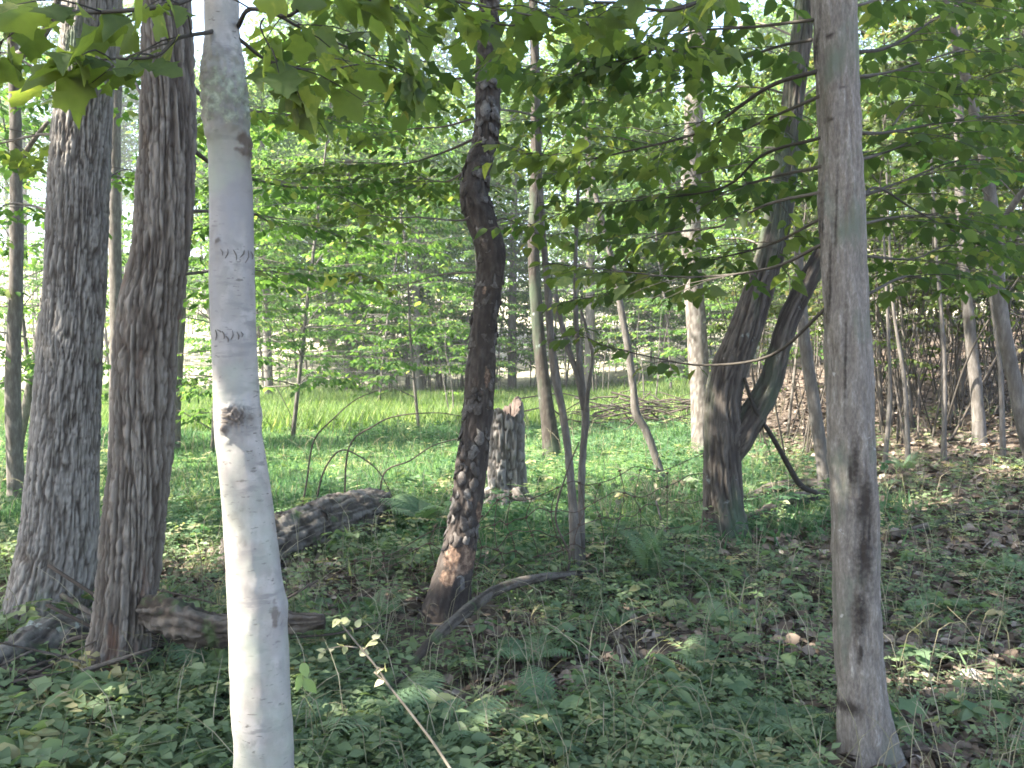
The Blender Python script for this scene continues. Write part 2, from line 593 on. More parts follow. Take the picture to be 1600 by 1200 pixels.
m, nt, out = nodes('forest_floor')
L = nt.links.new
geo = N_(nt, 'ShaderNodeNewGeometry')
n1 = N_(nt, 'ShaderNodeTexNoise', i_Scale=9.0, i_Detail=8.0, i_Roughness=.7); L(geo.outputs['Position'], n1.inputs['Vector'])
n2 = N_(nt, 'ShaderNodeTexNoise', i_Scale=.9, i_Detail=5.0); L(geo.outputs['Position'], n2.inputs['Vector'])
vo = N_(nt, 'ShaderNodeTexVoronoi', i_Scale=16.0); L(geo.outputs['Position'], vo.inputs['Vector'])
mixf = N_(nt, 'ShaderNodeMix', data_type='FLOAT'); mixf.inputs[0].default_value = .45
sepc = N_(nt, 'ShaderNodeSeparateColor'); L(vo.outputs['Color'], sepc.inputs[0])
L(n1.outputs['Fac'], mixf.inputs[2]); L(sepc.outputs[0], mixf.inputs[3])
c0 = ramp(nt, mixf.outputs[0], [(.2, (.035, .026, .019)), (.45, (.075, .056, .042)), (.65, (.125, .098, .076)), (.85, (.22, .185, .15))])
cdry_sunlit = ramp(nt, mixf.outputs[0], [(.2, (.17, .15, .105)), (.45, (.30, .275, .205)), (.65, (.39, .365, .285)), (.85, (.48, .455, .37))])  # dry litter of the far bank, paled to put sun glare into its colour
ad_ = N_(nt, 'ShaderNodeAttribute', attribute_name='dry')
cd_ = N_(nt, 'ShaderNodeMix', data_type='RGBA'); L(ad_.outputs['Fac'], cd_.inputs['Factor']); L(c0, cd_.inputs[6]); L(cdry_sunlit, cd_.inputs[7])
c1 = cd_.outputs[2]
c2 = ramp(nt, n1.outputs['Fac'], [(.3, (.045, .085, .025)), (.55, (.075, .14, .035)), (.75, (.13, .17, .06))])
am = N_(nt, 'ShaderNodeAttribute', attribute_name='meadow')
mr = N_(nt, 'ShaderNodeMath', operation='MULTIPLY_ADD', i_1=1.0, i_2=0.0, use_clamp=True); L(am.outputs['Fac'], mr.inputs[0])
cx = N_(nt, 'ShaderNodeMix', data_type='RGBA'); L(mr.outputs[0], cx.inputs['Factor']); L(c1, cx.inputs[6]); L(c2, cx.inputs[7])
bs = N_(nt, 'ShaderNodeBsdfPrincipled', i_Roughness=.95); bs.inputs['Specular IOR Level'].default_value = .1
L(cx.outputs[2], bs.inputs['Base Color'])
bp = N_(nt, 'ShaderNodeBump', i_Strength=.7, i_Distance=.04); L(mixf.outputs[0], bp.inputs['Height']); L(bp.outputs[0], bs.inputs['Normal'])
L(bs.outputs[0], out.inputs['Surface'])
M_GROUND = m
gnd = link('ground', new_mesh('ground', gv, gf, M_GROUND, None, {'meadow': meadow(gv[:, 0], gv[:, 1]), 'dry': sstep(27, 33, gv[:, 1] - .12 * gv[:, 0])}, True))  # dry: far-bank zone where sunlit brightness is painted into the litter
tag(gnd, kind='structure')

# ------------------------------------------------------------------ gaps cut in the leaf roof so sun reaches chosen spots
FLECKS = []


def fleck(px, py, d, r):
    FLECKS.append((P(px, py, d), r))


for py in range(690, 1560, 70):
    fleck(350 + (py - 650) * .12, py, 2.08, .07 if py < 900 else (.0 if (py // 70) % 2 else .03))
fleck(120, 60, 4.7, .22); fleck(112, 160, 4.7, .16)
for py in (640, 680, 720):
    fleck(18, py, 9.2, .12)
for q in ((1500, 1060), (1440, 1075), (1560, 1070), (1600, 1040)):
    FLECKS.append((ground_at(*q), .10))
for q in ((1030, 740), (1015, 690), (990, 620), (980, 540)):
    fleck(*q, 10.2, .14)
fleck(1525, 590, 10.4, .10); fleck(1530, 650, 10.4, .08)
for q in ((560, 1020), (690, 1140), (930, 1010), (1090, 1060), (480, 1150), (820, 1090), (1180, 960), (760, 900), (1010, 960), (240, 1170), (640, 930), (1270, 1010)):
    FLECKS.append((ground_at(*q), .02))
for q in ((90, 890), (30, 880), (310, 890), (330, 860), (1230, 815), (1190, 780), (1120, 770), (1460, 790), (1590, 740), (1540, 700), (480, 830), (800, 770)):
    FLECKS.append((ground_at(*q), .22))


def thin_out(pos, open_meadow=.60, seed=0):
    """True for leaves that stay: gaps are cut along the sun direction over the flecks and over the clearing"""
    keep = np.ones(len(pos), bool)
    for pt, r in FLECKS:
        d = pos - pt
        al = d @ S
        perp = np.linalg.norm(d - al[:, None] * S, axis=1)
        keep &= ~((al > .25) & (perp < r + .09))
    q = pos - S * (pos[:, 2] / S[2])[:, None]
    w = meadow(q[:, 0], q[:, 1]) * sstep(9, 13, q[:, 1])
    w = np.maximum(w, sstep(27, 30, q[:, 1]) * (1 - sstep(8, 16, q[:, 0] - .1 * q[:, 1])))
    n = fbm(np.stack([q[:, 0] * .8, q[:, 1] * .8, 0 * q[:, 0]], 1), 77, 2)
    keep &= ~((w > .3) & (n * .8 + rng.random(len(pos)) * .2 < open_meadow))
    return keep


def crown_leaves(centre, rad, nclump, per, size, clump_r=.7, tmpl=DIA, shell=.5):
    c = rng.normal(size=(nclump, 3))
    c = nrmz(c) * (shell + (1 - shell) * rng.random((nclump, 1))) ** .7
    c = A(centre) + c * A(rad)
    pos = np.repeat(c, per, 0) + rng.normal(size=(nclump * per, 3)) * A([clump_r, clump_r, clump_r * .45])
    fwd = unit(rng.random(len(pos)) * 6.283, rng.normal(size=len(pos)) * .4 - .3)
    nr = A([0, 0, 1.0]) + rng.normal(size=pos.shape) * .45
    return c, pos, fwd, nr, size * (.7 + .6 * rng.random(len(pos)))


def add_crown(tree, base, top, r_top, centre, rad, nclump, per, size, mat=None, nlimb=7, bark=None, clump_r=.7, filt=True, tmpl=DIA):
    c, pos, fwd, nr, sz = crown_leaves(centre, rad, nclump, per, size, clump_r, tmpl)
    if filt:
        k = thin_out(pos)
        pos, fwd, nr, sz = pos[k], fwd[k], nr[k], sz[k]
    if len(pos):
        V, T, r = expand(pos, fwd, nr, sz, tmpl)
        part('crown', V, T, mat or M_CANOPY, tree, base, rnd=r, smooth=False, kind='stuff')
    b = Bag()
    ctr = A(centre)
    lead = [top, (A(top) + ctr) / 2 + rng.normal(size=3) * .25, ctr + A([0, 0, rad[2] * .3])]
    b.tube(lead, [r_top, r_top * .8, r_top * .25], 7, 4)
    idx = rng.choice(len(c), min(nlimb, len(c)), replace=False)
    for i in idx:
        t = rng.random() * .7
        s = lead[0] * (1 - t) + A(lead[1]) * t
        mid = (s + c[i]) / 2 + rng.normal(size=3) * .3
        b.tube([s, mid, c[i]], [r_top * .45, r_top * .3, .012], 5, 3)
    b.part('limb', bark or M_GREYWOOD, tree, base)


# ------------------------------------------------------------------ bark reliefs
def flare(TH, SS, RR, amt=.35, h=.16, lobes=3, ph=0.0):
    return amt * RR * np.exp(-SS / h) * (1 + .45 * np.cos(lobes * TH + ph))


def cyl(TH, SS, RR, a, b, tw=0.0, seed=0, warp=0.0, r0=None):
    r = np.mean(RR) if r0 is None else r0
    t = TH + tw * SS
    q = np.stack([np.cos(t) * r / a, np.sin(t) * r / a, SS / b], 1)
    if warp:
        w = fbm(np.stack([np.cos(TH) * 2, np.sin(TH) * 2, SS * 4], 1), seed + 5, 2) - .5
        q = q + w[:, None] * A([warp, -warp, warp * .5])
    return q


def bark_interlaced(TH, SS, RR, V, D):
    n = vnoise(cyl(TH, SS, RR, .0115, .15, 0, 21, 2.6), 21)
    n2 = vnoise(cyl(TH, SS, RR, .0085, .034, 0, 27, 2.4), 27)
    h = sstep(.0, .42, np.abs(2 * n - 1))
    h = h * .58 + .42 * np.clip(np.abs(2 * n2 - 1) * 2.2, 0, 1)
    lump = fbm(cyl(TH, SS, RR, .15, .5, 0, 2), 31, 2) - .5
    return .019 * (h - .7) + .03 * lump + flare(TH, SS, RR, .35, .2, 4, 1.0), {'h': h}


def bark_strips(TH, SS, RR, V, D):
    q = cyl(TH, SS, RR, .0150, .38, .5, 51, 2.4)
    n = vnoise(q, 51)
    n2 = vnoise(cyl(TH, SS, RR, .0095, .06, .5, 57, 2.4), 57)
    h = sstep(.0, .45, np.abs(2 * n - 1))
    h = .6 * h + .4 * np.clip(np.abs(2 * n2 - 1) * 2.2, 0, 1)
    cut = vnoise(cyl(TH, SS, RR, .02, .05, .5, 63, 2.0), 63)
    h = h * (1 - .3 * sstep(.10, .0, np.abs(cut - .5)))
    lump = fbm(cyl(TH, SS, RR, .16, .6, 0, 2), 61, 2) - .5
    return .026 * (h - .7) + .045 * lump + flare(TH, SS, RR, .3, .2, 4, .3), {'h': h}


def bark_stringy(TH, SS, RR, V, D):
    n = vnoise(cyl(TH, SS, RR, .022, .5, .7, 71, 1.8), 71)
    n2 = vnoise(cyl(TH, SS, RR, .009, .18, .7, 77, 1.6), 77)
    h = np.clip(np.abs(2 * n - 1) * 2.2, 0, 1)
    h = .6 * h + .4 * np.clip(np.abs(2 * n2 - 1) * 2.2, 0, 1)
    return .03 * (h - .6) * np.minimum(RR / .1, 1) + flare(TH, SS, RR, .3, .2, 4, 2.0), {'h': h}


def bark_smooth(amp=.004, lump=.014, seed=81, fl=.3):
    def f(TH, SS, RR, V, D):
        n = vnoise(cyl(TH, SS, RR, .010, .055, 0, seed, 1.2), seed)
        lp = fbm(cyl(TH, SS, RR, .09, .3, 0, 2), seed + 9, 2) - .5
        return amp * (n - .5) + lump * lp * np.minimum(RR / .06, 1) + flare(TH, SS, RR, fl, .15, 3, .5), {'h': n}
    return f


def trunk_tree(name, label, path, bark, mat, nseg, step, cat='tree', group=None, masks=None, bury=.08):
    """path: (px, py, width_px, depth) from the base upwards"""
    pts = [P(x, y, d) for x, y, w, d in path]
    rad = [w * .5 / F * d for x, y, w, d in path]
    b = pts[0].copy()
    gz = g1(b[0], b[1])
    if b[2] - gz > .02:                                   # carry the trunk down to the soil
        pts.insert(0, A([b[0] - .02, b[1], gz - bury])); rad.insert(0, rad[0] * 1.08)
    else:
        pts[0][2] = gz - bury
    base = A([pts[0][0], pts[0][1], gz])
    t = thing(name, label, cat, base, group)
    V, Fc, info = tube(pts, rad, nseg, step=step, disp=bark)
    va = dict(info['extra'] or {})
    for k, fn in (masks or {}).items():
        va[k] = fn(V[:len(va['h'])])
    va = {k: np.r_[v, np.zeros(len(V) - len(v))] for k, v in va.items()}
    tr = part('trunk', V, Fc, mat, t, base, vattr=va)
    return t, base, A(pts[-1]), rad[-1], info, tr


def near_px(V, spots):
    """soft 0..1 mask round photo points (px, py, depth, rx, rz) on the side facing the camera"""
    m = np.zeros(len(V))
    for (x, y, d, rx, rz) in spots:
        c = P(x, y, d)
        q = ((V[:, 0] - c[0]) / rx) ** 2 + ((V[:, 2] - c[2]) / rz) ** 2
        m = np.maximum(m, np.exp(-q * 1.2) * (V[:, 1] < d + .25))
    return m


# ------------------------------------------------------------------ the big trees
M_OAK = bark_mat('interlaced_bark', [(.15, (.060, .047, .038)), (.42, (.120, .103, .088)), (.65, (.205, .184, .162)), (.9, (.31, .285, .255))], (75, 75, 22), hmix=.7, bump=1.0,
                 moss=[((.12, .16, .10), 3.0, .60, .74, (1, 1, .6))])
oak, oakb, oakt, oakr, _, _ = trunk_tree('oak_tree', 'thick grey tree with finely ridged bark at left, behind the darker shaggy trunk',
    [(72, 985, 124, 4.85), (80, 930, 118, 4.85), (92, 850, 112, 4.85), (96, 780, 106, 4.85), (104, 650, 97, 4.85), (112, 520, 90, 4.85), (118, 400, 86, 4.85), (126, 250, 83, 4.85), (135, 120, 80, 4.85), (140, 0, 77, 4.85), (146, -160, 74, 4.85)],
    bark_interlaced, M_OAK, 220, .010)
add_crown(oak, oakb, oakt, oakr, (-3.2, 5.2, 9.5), (4.2, 3.6, 3.0), 150, 55, .20, bark=M_OAK)

M_LOCUST = bark_mat('shaggy_bark', [(.15, (.048, .035, .027)), (.42, (.098, .079, .064)), (.65, (.160, .135, .112)), (.9, (.24, .212, .182))], (60, 60, 16), hmix=.7, bump=1.0,
                    moss=[((.16, .085, .055), 2.2, .58, .68, (2.2, 2.2, .7))])
loc_, locb, loct, locr, _, _ = trunk_tree('locust_tree', 'dark brown leaning tree with deep shaggy vertical furrows beside the white trunk',
    [(178, 1085, 92, 4.0), (186, 1020, 90, 4.0), (197, 940, 87, 4.0), (206, 860, 90, 4.0), (213, 780, 92, 4.0), (219, 680, 93, 4.0), (223, 600, 92, 4.0), (233, 500, 92, 4.0), (249, 400, 84, 4.0), (257, 300, 82, 4.0), (262, 200, 79, 4.0), (261, 100, 75, 4.0), (257, 0, 72, 4.0), (252, -160, 70, 4.0)],
    bark_strips, M_LOCUST, 200, .010)
add_crown(loc_, locb, loct, locr, (-2.6, 3.0, 8.0), (3.6, 3.0, 2.4), 120, 55, .18, bark=M_LOCUST)

# pale smooth maple close to the camera
D3 = 2.1
knot = [(364, 650, D3 - .05, .042, .028), (352, 668, D3 - .05, .015, .03)]
scar = [(378, 214, D3 - .05, .024, .026), (384, 195, D3 - .05, .010, .03), (428, 965, D3 - .06, .012, .035), (340, 375, D3 - .05, .010, .012), (375, 232, D3 - .05, .02, .012)]


def bark_maple(TH, SS, RR, V, D):
    n = vnoise(cyl(TH, SS, RR, .02, .03, 0, 91, .8), 91)
    lp = fbm(cyl(TH, SS, RR, .07, .2, 0, 2), 95, 2) - .5
    lich = lichen_zone(V)
    fl = vnoise(V * A([130, 130, 200]), 97)
    k = near_px(V, knot)
    wr = np.sin((V[:, 2] - P(362, 652, D3)[2]) * 520 + 5 * fbm(V * 60, 99, 2) + (V[:, 0] - P(362, 652, D3)[0]) ** 2 * 9000)
    s = near_px(V, scar)
    d = .0022 * (n - .5) + .007 * lp + lich * (.004 + .012 * fl) + k * (.008 + .009 * wr) + s * (.006 + .008 * (vnoise(V * 150, 98) - .5)) + flare(TH, SS, RR, .2, .25, 3, .5)
    return d, {'h': n}


def lichen_zone(V):
    z0, z1 = P(350, 205, D3)[2], P(350, 95, D3)[2]
    e = fbm(V * 40, 93, 2) * .03
    return sstep(z0 - .05, z0 + .04, V[:, 2] + 2.5 * e - .037) * (1 - sstep(z1 - .06, z1 + .08, V[:, 2] + 2.5 * e - .037))


M_MAPLEBARK = bark_mat('pale_smooth_bark', [(.28, (.215, .195, .172)), (.5, (.30, .275, .247)), (.72, (.375, .348, .316))], (14, 14, 22), hmix=.25, bump=.12, rough=.8,
    moss=[((.175, .160, .143), 9.0, .50, .66, (1, 1, .5)), ((.24, .225, .20), 28.0, .52, .62, (1, 1, .8)), ((.13, .115, .10), 70.0, .62, .66, (.5, .5, 1.8)), ((.20, .185, .17), 14.0, .57, .64, (.6, .6, 2.6)), ((.23, .22, .22), 3.0, .48, .62, (1.5, 1.5, .4)), ((.27, .285, .235), 4.0, .50, .68, (1, 1, 1))],
    mask=([(.38, (.09, .09, .07)), (.46, (.19, .20, .15)), (.56, (.285, .305, .23)), (.68, (.385, .40, .315))], 42.0), spots=[((.13, .11, .095), 'knot')])
maple, mapb, mapt, mapr, mapinfo, _ = trunk_tree('pale_maple_tree', 'smooth whitish trunk standing closest to the camera with a green lichen collar',
    [(404, 1540, 108, D3), (412, 1200, 93, D3), (408, 1100, 93, D3), (401, 950, 89, D3), (388, 800, 78, D3), (378, 720, 73, D3), (371, 660, 70, D3), (364, 500, 68, D3), (362, 380, 66, D3), (360, 280, 63, D3), (356, 200, 58, D3), (350, 120, 54, D3), (346, 0, 51, D3), (338, -200, 48, D3)],
    bark_maple, M_MAPLEBARK, 128, .0075, masks={'mask': lambda V: lichen_zone(V) * .55, 'knot': lambda V: np.maximum(near_px(V, knot) * .72, near_px(V, scar) * .75)})
add_crown(maple, mapb, mapt, mapr, (-1.6, 1.6, 6.3), (2.6, 2.2, 1.5), 60, 40, .14, bark=M_MAPLEBARK)
# the short carved scratches on the pale trunk
M_SCRATCH = plain_mat('scratch', [(.2, (.08, .07, .06)), (.8, (.17, .15, .135))], 90, attr=False, bump=0)
for row in ([(357, 398, 3, 10), (365, 400, -4, 14), (377, 402, 4, 16), (386, 399, -5, 12), (391, 403, -3, 20), (396, 400, 2, 12)],
            [(347, 524, 0, 16), (353, 518, 6, 4), (360, 524, 3, 12), (366, 530, 3, 10), (373, 524, -2, 14), (381, 525, 2, 12), (386, 523, 1, 8)]):
    for (x, y, dx, h) in row:
        # project onto the trunk surface
        i = int(np.argmin(np.abs(mapinfo['p'][:, 2] - P(x, y, D3)[2])))
        c, r = mapinfo['p'][i], mapinfo['r'][i]
        pts = []
        for f in (0, .5, 1):
            q = P(x + dx * (f - .5) + 2 * math.sin(f * 3.1), y + h * (f - .5), D3)
            sx = np.clip((q[0] - c[0]) / r, -.97, .97)
            pts.append(A([q[0], c[1] - r * math.sqrt(1 - sx * sx) - .0028, q[2]]))
        V, Fc, _ = tube(pts, [.0009, .0017, .0007], 5, n_per=2)
        part('scratch_mark', V, Fc, M_SCRATCH, maple, mapb)

# right-hand grey trunk
D5 = 3.2
stain = [(1352, 790, D5 - .08, .036, .14), (1352, 870, D5 - .08, .042, .16), (1345, 960, D5 - .08, .030, .12), (1336, 730, D5 - .08, .016, .12), (1330, 740, D5 - .08, .008, .08), (1345, 1020, D5 - .08, .012, .06), (1360, 830, D5 - .08, .010, .16),
         (1287, 380, D5 - .04, .006, .22), (1303, 440, D5 - .08, .005, .2), (1322, 560, D5 - .08, .005, .25), (1310, 330, D5 - .08, .004, .2), (1283, 90, D5 - .05, .004, .2), (1330, 1110, D5 - .08, .05, .03),
         (1300, 52, D5 - .08, .014, .012), (1302, 184, D5 - .08, .011, .010), (1318, 136, D5 - .08, .012, .006)]
M_REDMAPLE = bark_mat('grey_striped_bark', [(.3, (.095, .080, .067)), (.47, (.145, .126, .108)), (.60, (.20, .178, .155)), (.75, (.34, .315, .28))], (150, 150, 48), hmix=.25, bump=.7, rough=.85,
    moss=[((.115, .125, .095), 6, .55, .70, (1, 1, .5)), ((.30, .29, .27), 9, .70, .73, (1, 1, 1.5))], spots=[((.034, .027, .022), 'stain')], soft=(.62, 1.3))
rmap, rmb, rmt, rmr, rminfo, _ = trunk_tree('grey_maple_tree', 'straight grey trunk at right with a dark vertical stain near its foot',
    [(1362, 1190, 90, D5), (1350, 1130, 80, D5), (1343, 1050, 75, D5), (1339, 950, 74, D5), (1337, 800, 71, D5), (1327, 600, 70, D5), (1319, 400, 66, D5), (1313, 200, 65, D5), (1302, 0, 66, D5), (1294, -200, 64, D5)],
    bark_smooth(.010, .034, 81, .4), M_REDMAPLE, 110, .009, masks={'stain': lambda V: near_px(V, stain) * .85})
add_crown(rmap, rmb, rmt, rmr, (1.4, 3.6, 7.0), (2.8, 2.4, 1.6), 55, 40, .15, bark=M_REDMAPLE)

# crooked scaly tree in the middle
D4 = 5.2
bare = [(720, 872, D4 - .05, .13, .12), (762, 590, D4, .022, .085), (757, 455, D4, .015, .03), (735, 780, D4 - .08, .02, .03), (722, 720, D4 - .1, .02, .02), (748, 800, D4 - .04, .02, .09), (700, 900, D4 - .05, .06, .06)]
M_SCALY = bark_mat('scaly_bark', [(.2, (.022, .017, .014)), (.5, (.048, .038, .032)), (.75, (.09, .075, .065))], (40, 40, 25), hmix=.3, bump=.6,
    mask=([(.34, (.05, .034, .026)), (.5, (.13, .082, .057)), (.64, (.27, .19, .135))], 26.0))
scaly, scb, sct, scr, scinfo, _ = trunk_tree('scaly_tree', 'crooked dark tree with flaking scaly bark in the middle of the picture',
    [(692, 975, 84, D4), (700, 935, 66, D4), (709, 895, 54, D4), (719, 850, 49, D4), (727, 800, 46, D4), (739, 700, 44, D4), (749, 600, 42, D4), (757, 500, 40, D4), (766, 430, 40, D4), (765, 385, 42, D4), (752, 340, 44, D4), (741, 300, 47, D4), (747, 262, 40, D4), (760, 210, 36, D4), (762, 150, 33, D4), (764, 80, 30, D4), (766, 0, 27, D4), (772, -150, 24, D4)],
    bark_smooth(.016, .045, 111, .35), M_SCALY, 72, .014, masks={'mask': lambda V: near_px(V, bare) * .95})
add_crown(scaly, scb, sct, scr, (-.6, 5.6, 7.2), (2.0, 2.0, 1.5), 40, 40, .13, bark=M_SCALY)

M_FLAKE, nt, out = nodes('bark_flake')
L = nt.links.new
tc = N_(nt, 'ShaderNodeTexCoord'); oi = N_(nt, 'ShaderNodeObjectInfo')
nz = N_(nt, 'ShaderNodeTexNoise', i_Scale=2.2, i_Detail=6.0, i_Roughness=.7, noise_dimensions='4D'); L(tc.outputs['Object'], nz.inputs['Vector'])
mw = N_(nt, 'ShaderNodeMath', operation='MULTIPLY', i_1=40.0); L(oi.outputs['Random'], mw.inputs[0]); L(mw.outputs[0], nz.inputs['W'])
mo = N_(nt, 'ShaderNodeMath', operation='MULTIPLY_ADD', i_1=.42, i_2=-.21); L(oi.outputs['Random'], mo.inputs[0])
ma = N_(nt, 'ShaderNodeMath', operation='ADD', use_clamp=True); L(nz.outputs['Fac'], ma.inputs[0]); L(mo.outputs[0], ma.inputs[1])
cc = ramp(nt, ma.outputs[0], [(.22, (.028, .021, .017)), (.45, (.060, .048, .040)), (.62, (.098, .085, .076)), (.8, (.175, .162, .148))])
bs = N_(nt, 'ShaderNodeBsdfPrincipled', i_Roughness=.9); L(cc, bs.inputs['Base Color'])
bp = N_(nt, 'ShaderNodeBump', i_Strength=.8, i_Distance=.01); L(nz.outputs['Fac'], bp.inputs['Height']); L(bp.outputs[0], bs.inputs['Normal'])
L(bs.outputs[0], out.inputs['Surface'])
flake_meshes = []
for k in range(6):
    n = 9
    an = np.linspace(0, 2 * math.pi, n, endpoint=False)
    rr = .45 + .75 * rng.random(n)
    x, y = np.cos(an) * rr * .75, np.sin(an) * rr * .85
    lift = .15 * rng.random(n)
    def zf(x, y):
        return -.55 * x * x + .16 * y * y * (1 if k % 2 else -.3) - .16 * y
    top = np.c_[x, y, zf(x, y) + .05 + lift]
    bot = np.c_[x * .95, y * .95, zf(x, y) - .08 + lift * .3]
    V = np.vstack([top, bot, [[0, 0, .02]]])
    j = np.arange(n); jn = (j + 1) % n
    side = np.stack([j, n + j, n + jn, jn], 1)
    fan = np.stack([np.full(n, 2 * n), j, jn], 1)
    flake_meshes.append(new_mesh('bark_flake', V, [side, fan], M_FLAKE, None, None, False))
fp, fr_, ft = scinfo['p'], scinfo['r'], scinfo['tan']
cum = np.r_[0, np.cumsum(np.linalg.norm(np.diff(fp, axis=0), axis=1))]
zvis = P(760, 0, D4)[2] + .1
cnt, tries, back = 0, 0, Bag()
while cnt < 300 and tries < 4000:
    tries += 1
    s = rng.random() * cum[-1]
    i = min(int(np.searchsorted(cum, s)), len(fp) - 1)
    if fp[i][2] > zvis:
        continue
    az = rng.random() * 2 * math.pi
    out = A([math.cos(az), math.sin(az), 0]); out -= ft[i] * out.dot(ft[i]); out /= np.linalg.norm(out)
    pos = fp[i] + out * (fr_[i] + .0035)
    if near_px(pos[None], bare)[0] > .35 or (s < .22 and rng.random() < .8):
        continue
    up = ft[i] if ft[i][2] > 0 else -ft[i]
    xa = np.cross(up, out)
    sc = .022 + .028 * rng.random()
    tilt = (rng.random() - .5) * .5
    up2 = up * math.cos(tilt) + xa * math.sin(tilt); xa2 = np.cross(up2, out)
    M = Matrix([list(v) + [0] for v in zip(xa2 * sc, up2 * sc * 1.25, out * sc)]) if False else Matrix(((xa2[0] * sc, up2[0] * sc * 1.3, out[0] * sc, pos[0] - scb[0]), (xa2[1] * sc, up2[1] * sc * 1.3, out[1] * sc, pos[1] - scb[1]), (xa2[2] * sc, up2[2] * sc * 1.3, out[2] * sc, pos[2] - scb[2]), (0, 0, 0, 1)))
    me = flake_meshes[int(rng.integers(6))]
    if out[1] > .35:                                       # far side: joined
        v = np.empty(len(me.vertices) * 3, np.float32); me.vertices.foreach_get('co', v); v = v.reshape(-1, 3)
        W = (np.c_[v, np.ones(len(v))] @ A(M).T)[:, :3]
        n = 9; j = np.arange(n); jn = (j + 1) % n
        back.add(W, [np.stack([j, n + j, n + jn, jn], 1), np.stack([np.full(n, 2 * n), j, jn], 1)])
        continue
    o = link('bark_flake', me, scaly)
    o.matrix_basis = M
    cnt += 1
back.part('bark_scale', M_FLAKE, scaly, smooth=False, kind='stuff')

# forked tree behind, right of centre
D6 = 7.2
M_FORK = bark_mat('stringy_bark', [(.2, (.022, .017, .014)), (.5, (.050, .041, .034)), (.75, (.092, .079, .067)), (.92, (.155, .138, .12))], (60, 60, 9), hmix=.55, bump=.4,
    moss=[((.060, .078, .050), 2.5, .50, .64, (1, 1, .35)), ((.19, .21, .195), 9, .66, .72, (1, 1, .8))])
fork, fkb, fkt, fkr, fkinfo, _ = trunk_tree('forked_tree', 'dark twisted tree forking low into two limbs, left of the grey maple trunk',
    [(1134, 848, 62, D6), (1131, 800, 56, D6), (1129, 740, 55, D6), (1129, 680, 56, D6), (1129, 630, 54, D6), (1140, 575, 52, D6), (1163, 520, 50, D6), (1184, 460, 44, D6), (1203, 400, 41, D6), (1218, 330, 38, D6), (1228, 260, 34, D6), (1240, 150, 31, D6), (1254, 40, 29, D6), (1264, -120, 27, D6)],
    bark_stringy, M_FORK, 110, .012)
V, Fc, info = tube([P(x, y, D6) for x, y in ((1138, 712), (1156, 682), (1181, 642), (1203, 600), (1217, 548), (1232, 500), (1258, 448), (1286, 396), (1318, 330), (1350, 240))],
                   [w * .5 / F * D6 for w in (30, 40, 38, 35, 32, 31, 30, 29, 26, 22)], 60, step=.015, disp=bark_stringy)
part('limb', V, Fc, M_FORK, fork, fkb, vattr={'h': np.r_[info['extra']['h'], 0, 0]})
FORKBOUGHS = 1
add_crown(fork, fkb, fkt, fkr, (3.2, 7.6, 8.0), (2.8, 2.4, 1.8), 60, 45, .15, bark=M_FORK)

# ------------------------------------------------------------------ leafy boughs that reach into the picture
def rotz(v, a):
    c, s = math.cos(a), math.sin(a)
    return A([v[0] * c - v[1] * s, v[0] * s + v[1] * c, v[2]])


def bough(bag, pts, r0, r1, ntw, tw_len, lsize, droop=.35, t0=.12, spacing=.75, twr=.0022, flat=.35, nper=5):
    """a bough along pts with side twigs in a near-level plane; returns leaf pos, fwd, normal, size"""
    info = bag.tube(pts, np.linspace(r0, r1, len(pts)), 6, nper)
    p = info['p']
    L = np.r_[0, np.cumsum(np.linalg.norm(np.diff(p, axis=0), axis=1))]
    out = []

    def leaves_on(q0, q1):
        ln = np.linalg.norm(q1 - q0)
        n = max(2, int(ln / (lsize * spacing)))
        d = (q1 - q0) / (ln + 1e-9)
        for i in range(n + 1):
            f = (i + .6) / (n + .6)
            pos = q0 + (q1 - q0) * min(f, 1)
            for sd in ((1, -1) if i < n else (0,)):
                if rng.random() < .12:
                    continue
                h = rotz(d, sd * (.75 + .5 * rng.random()))
                h = h * A([1, 1, .4]) + A([0, 0, -droop * (.5 + rng.random())])
                pet = nrmz(h)
                nr = A([0, 0, 1.0]) + rng.normal(size=3) * flat
                out.append((pos + pet * lsize * .28 * rng.random(), h, nr, lsize * (.5 + .8 * rng.random())))
    for k in range(ntw):
        t = t0 + (1 - t0) * (k + .3 + .5 * rng.random()) / ntw
        s = t * L[-1]
        i = min(int(np.searchsorted(L, s)), len(p) - 2)
        q0 = p[i]
        d = nrmz(p[i + 1] - p[i])
        sd = 1 if k % 2 else -1
        h = rotz(d, sd * (.6 + .5 * rng.random()))
        h = nrmz(A([h[0], h[1], h[2] * .4 + .12 * rng.normal() - .05]))
        ln = tw_len * (.6 + .7 * rng.random()) * (1.15 - .6 * t)
        q1 = q0 + h * ln * .55 + A([0, 0, .01])
        q2 = q0 + h * ln + A([0, 0, -.06 * ln])
        bag.tube([q0, q1, q2], [twr, twr * .8, twr * .4], 4, 2)
        leaves_on(q0 + (q2 - q0) * .12, q2)
    leaves_on(p[int(len(p) * .8)], p[-1])
    pos, fw, nr, sz = map(A, zip(*out))
    return pos, fw, nr, sz


def leaf_mesh(name, tmpl, mat):
    return new_mesh(name, tmpl[0], tmpl[1], mat, None, None, False)


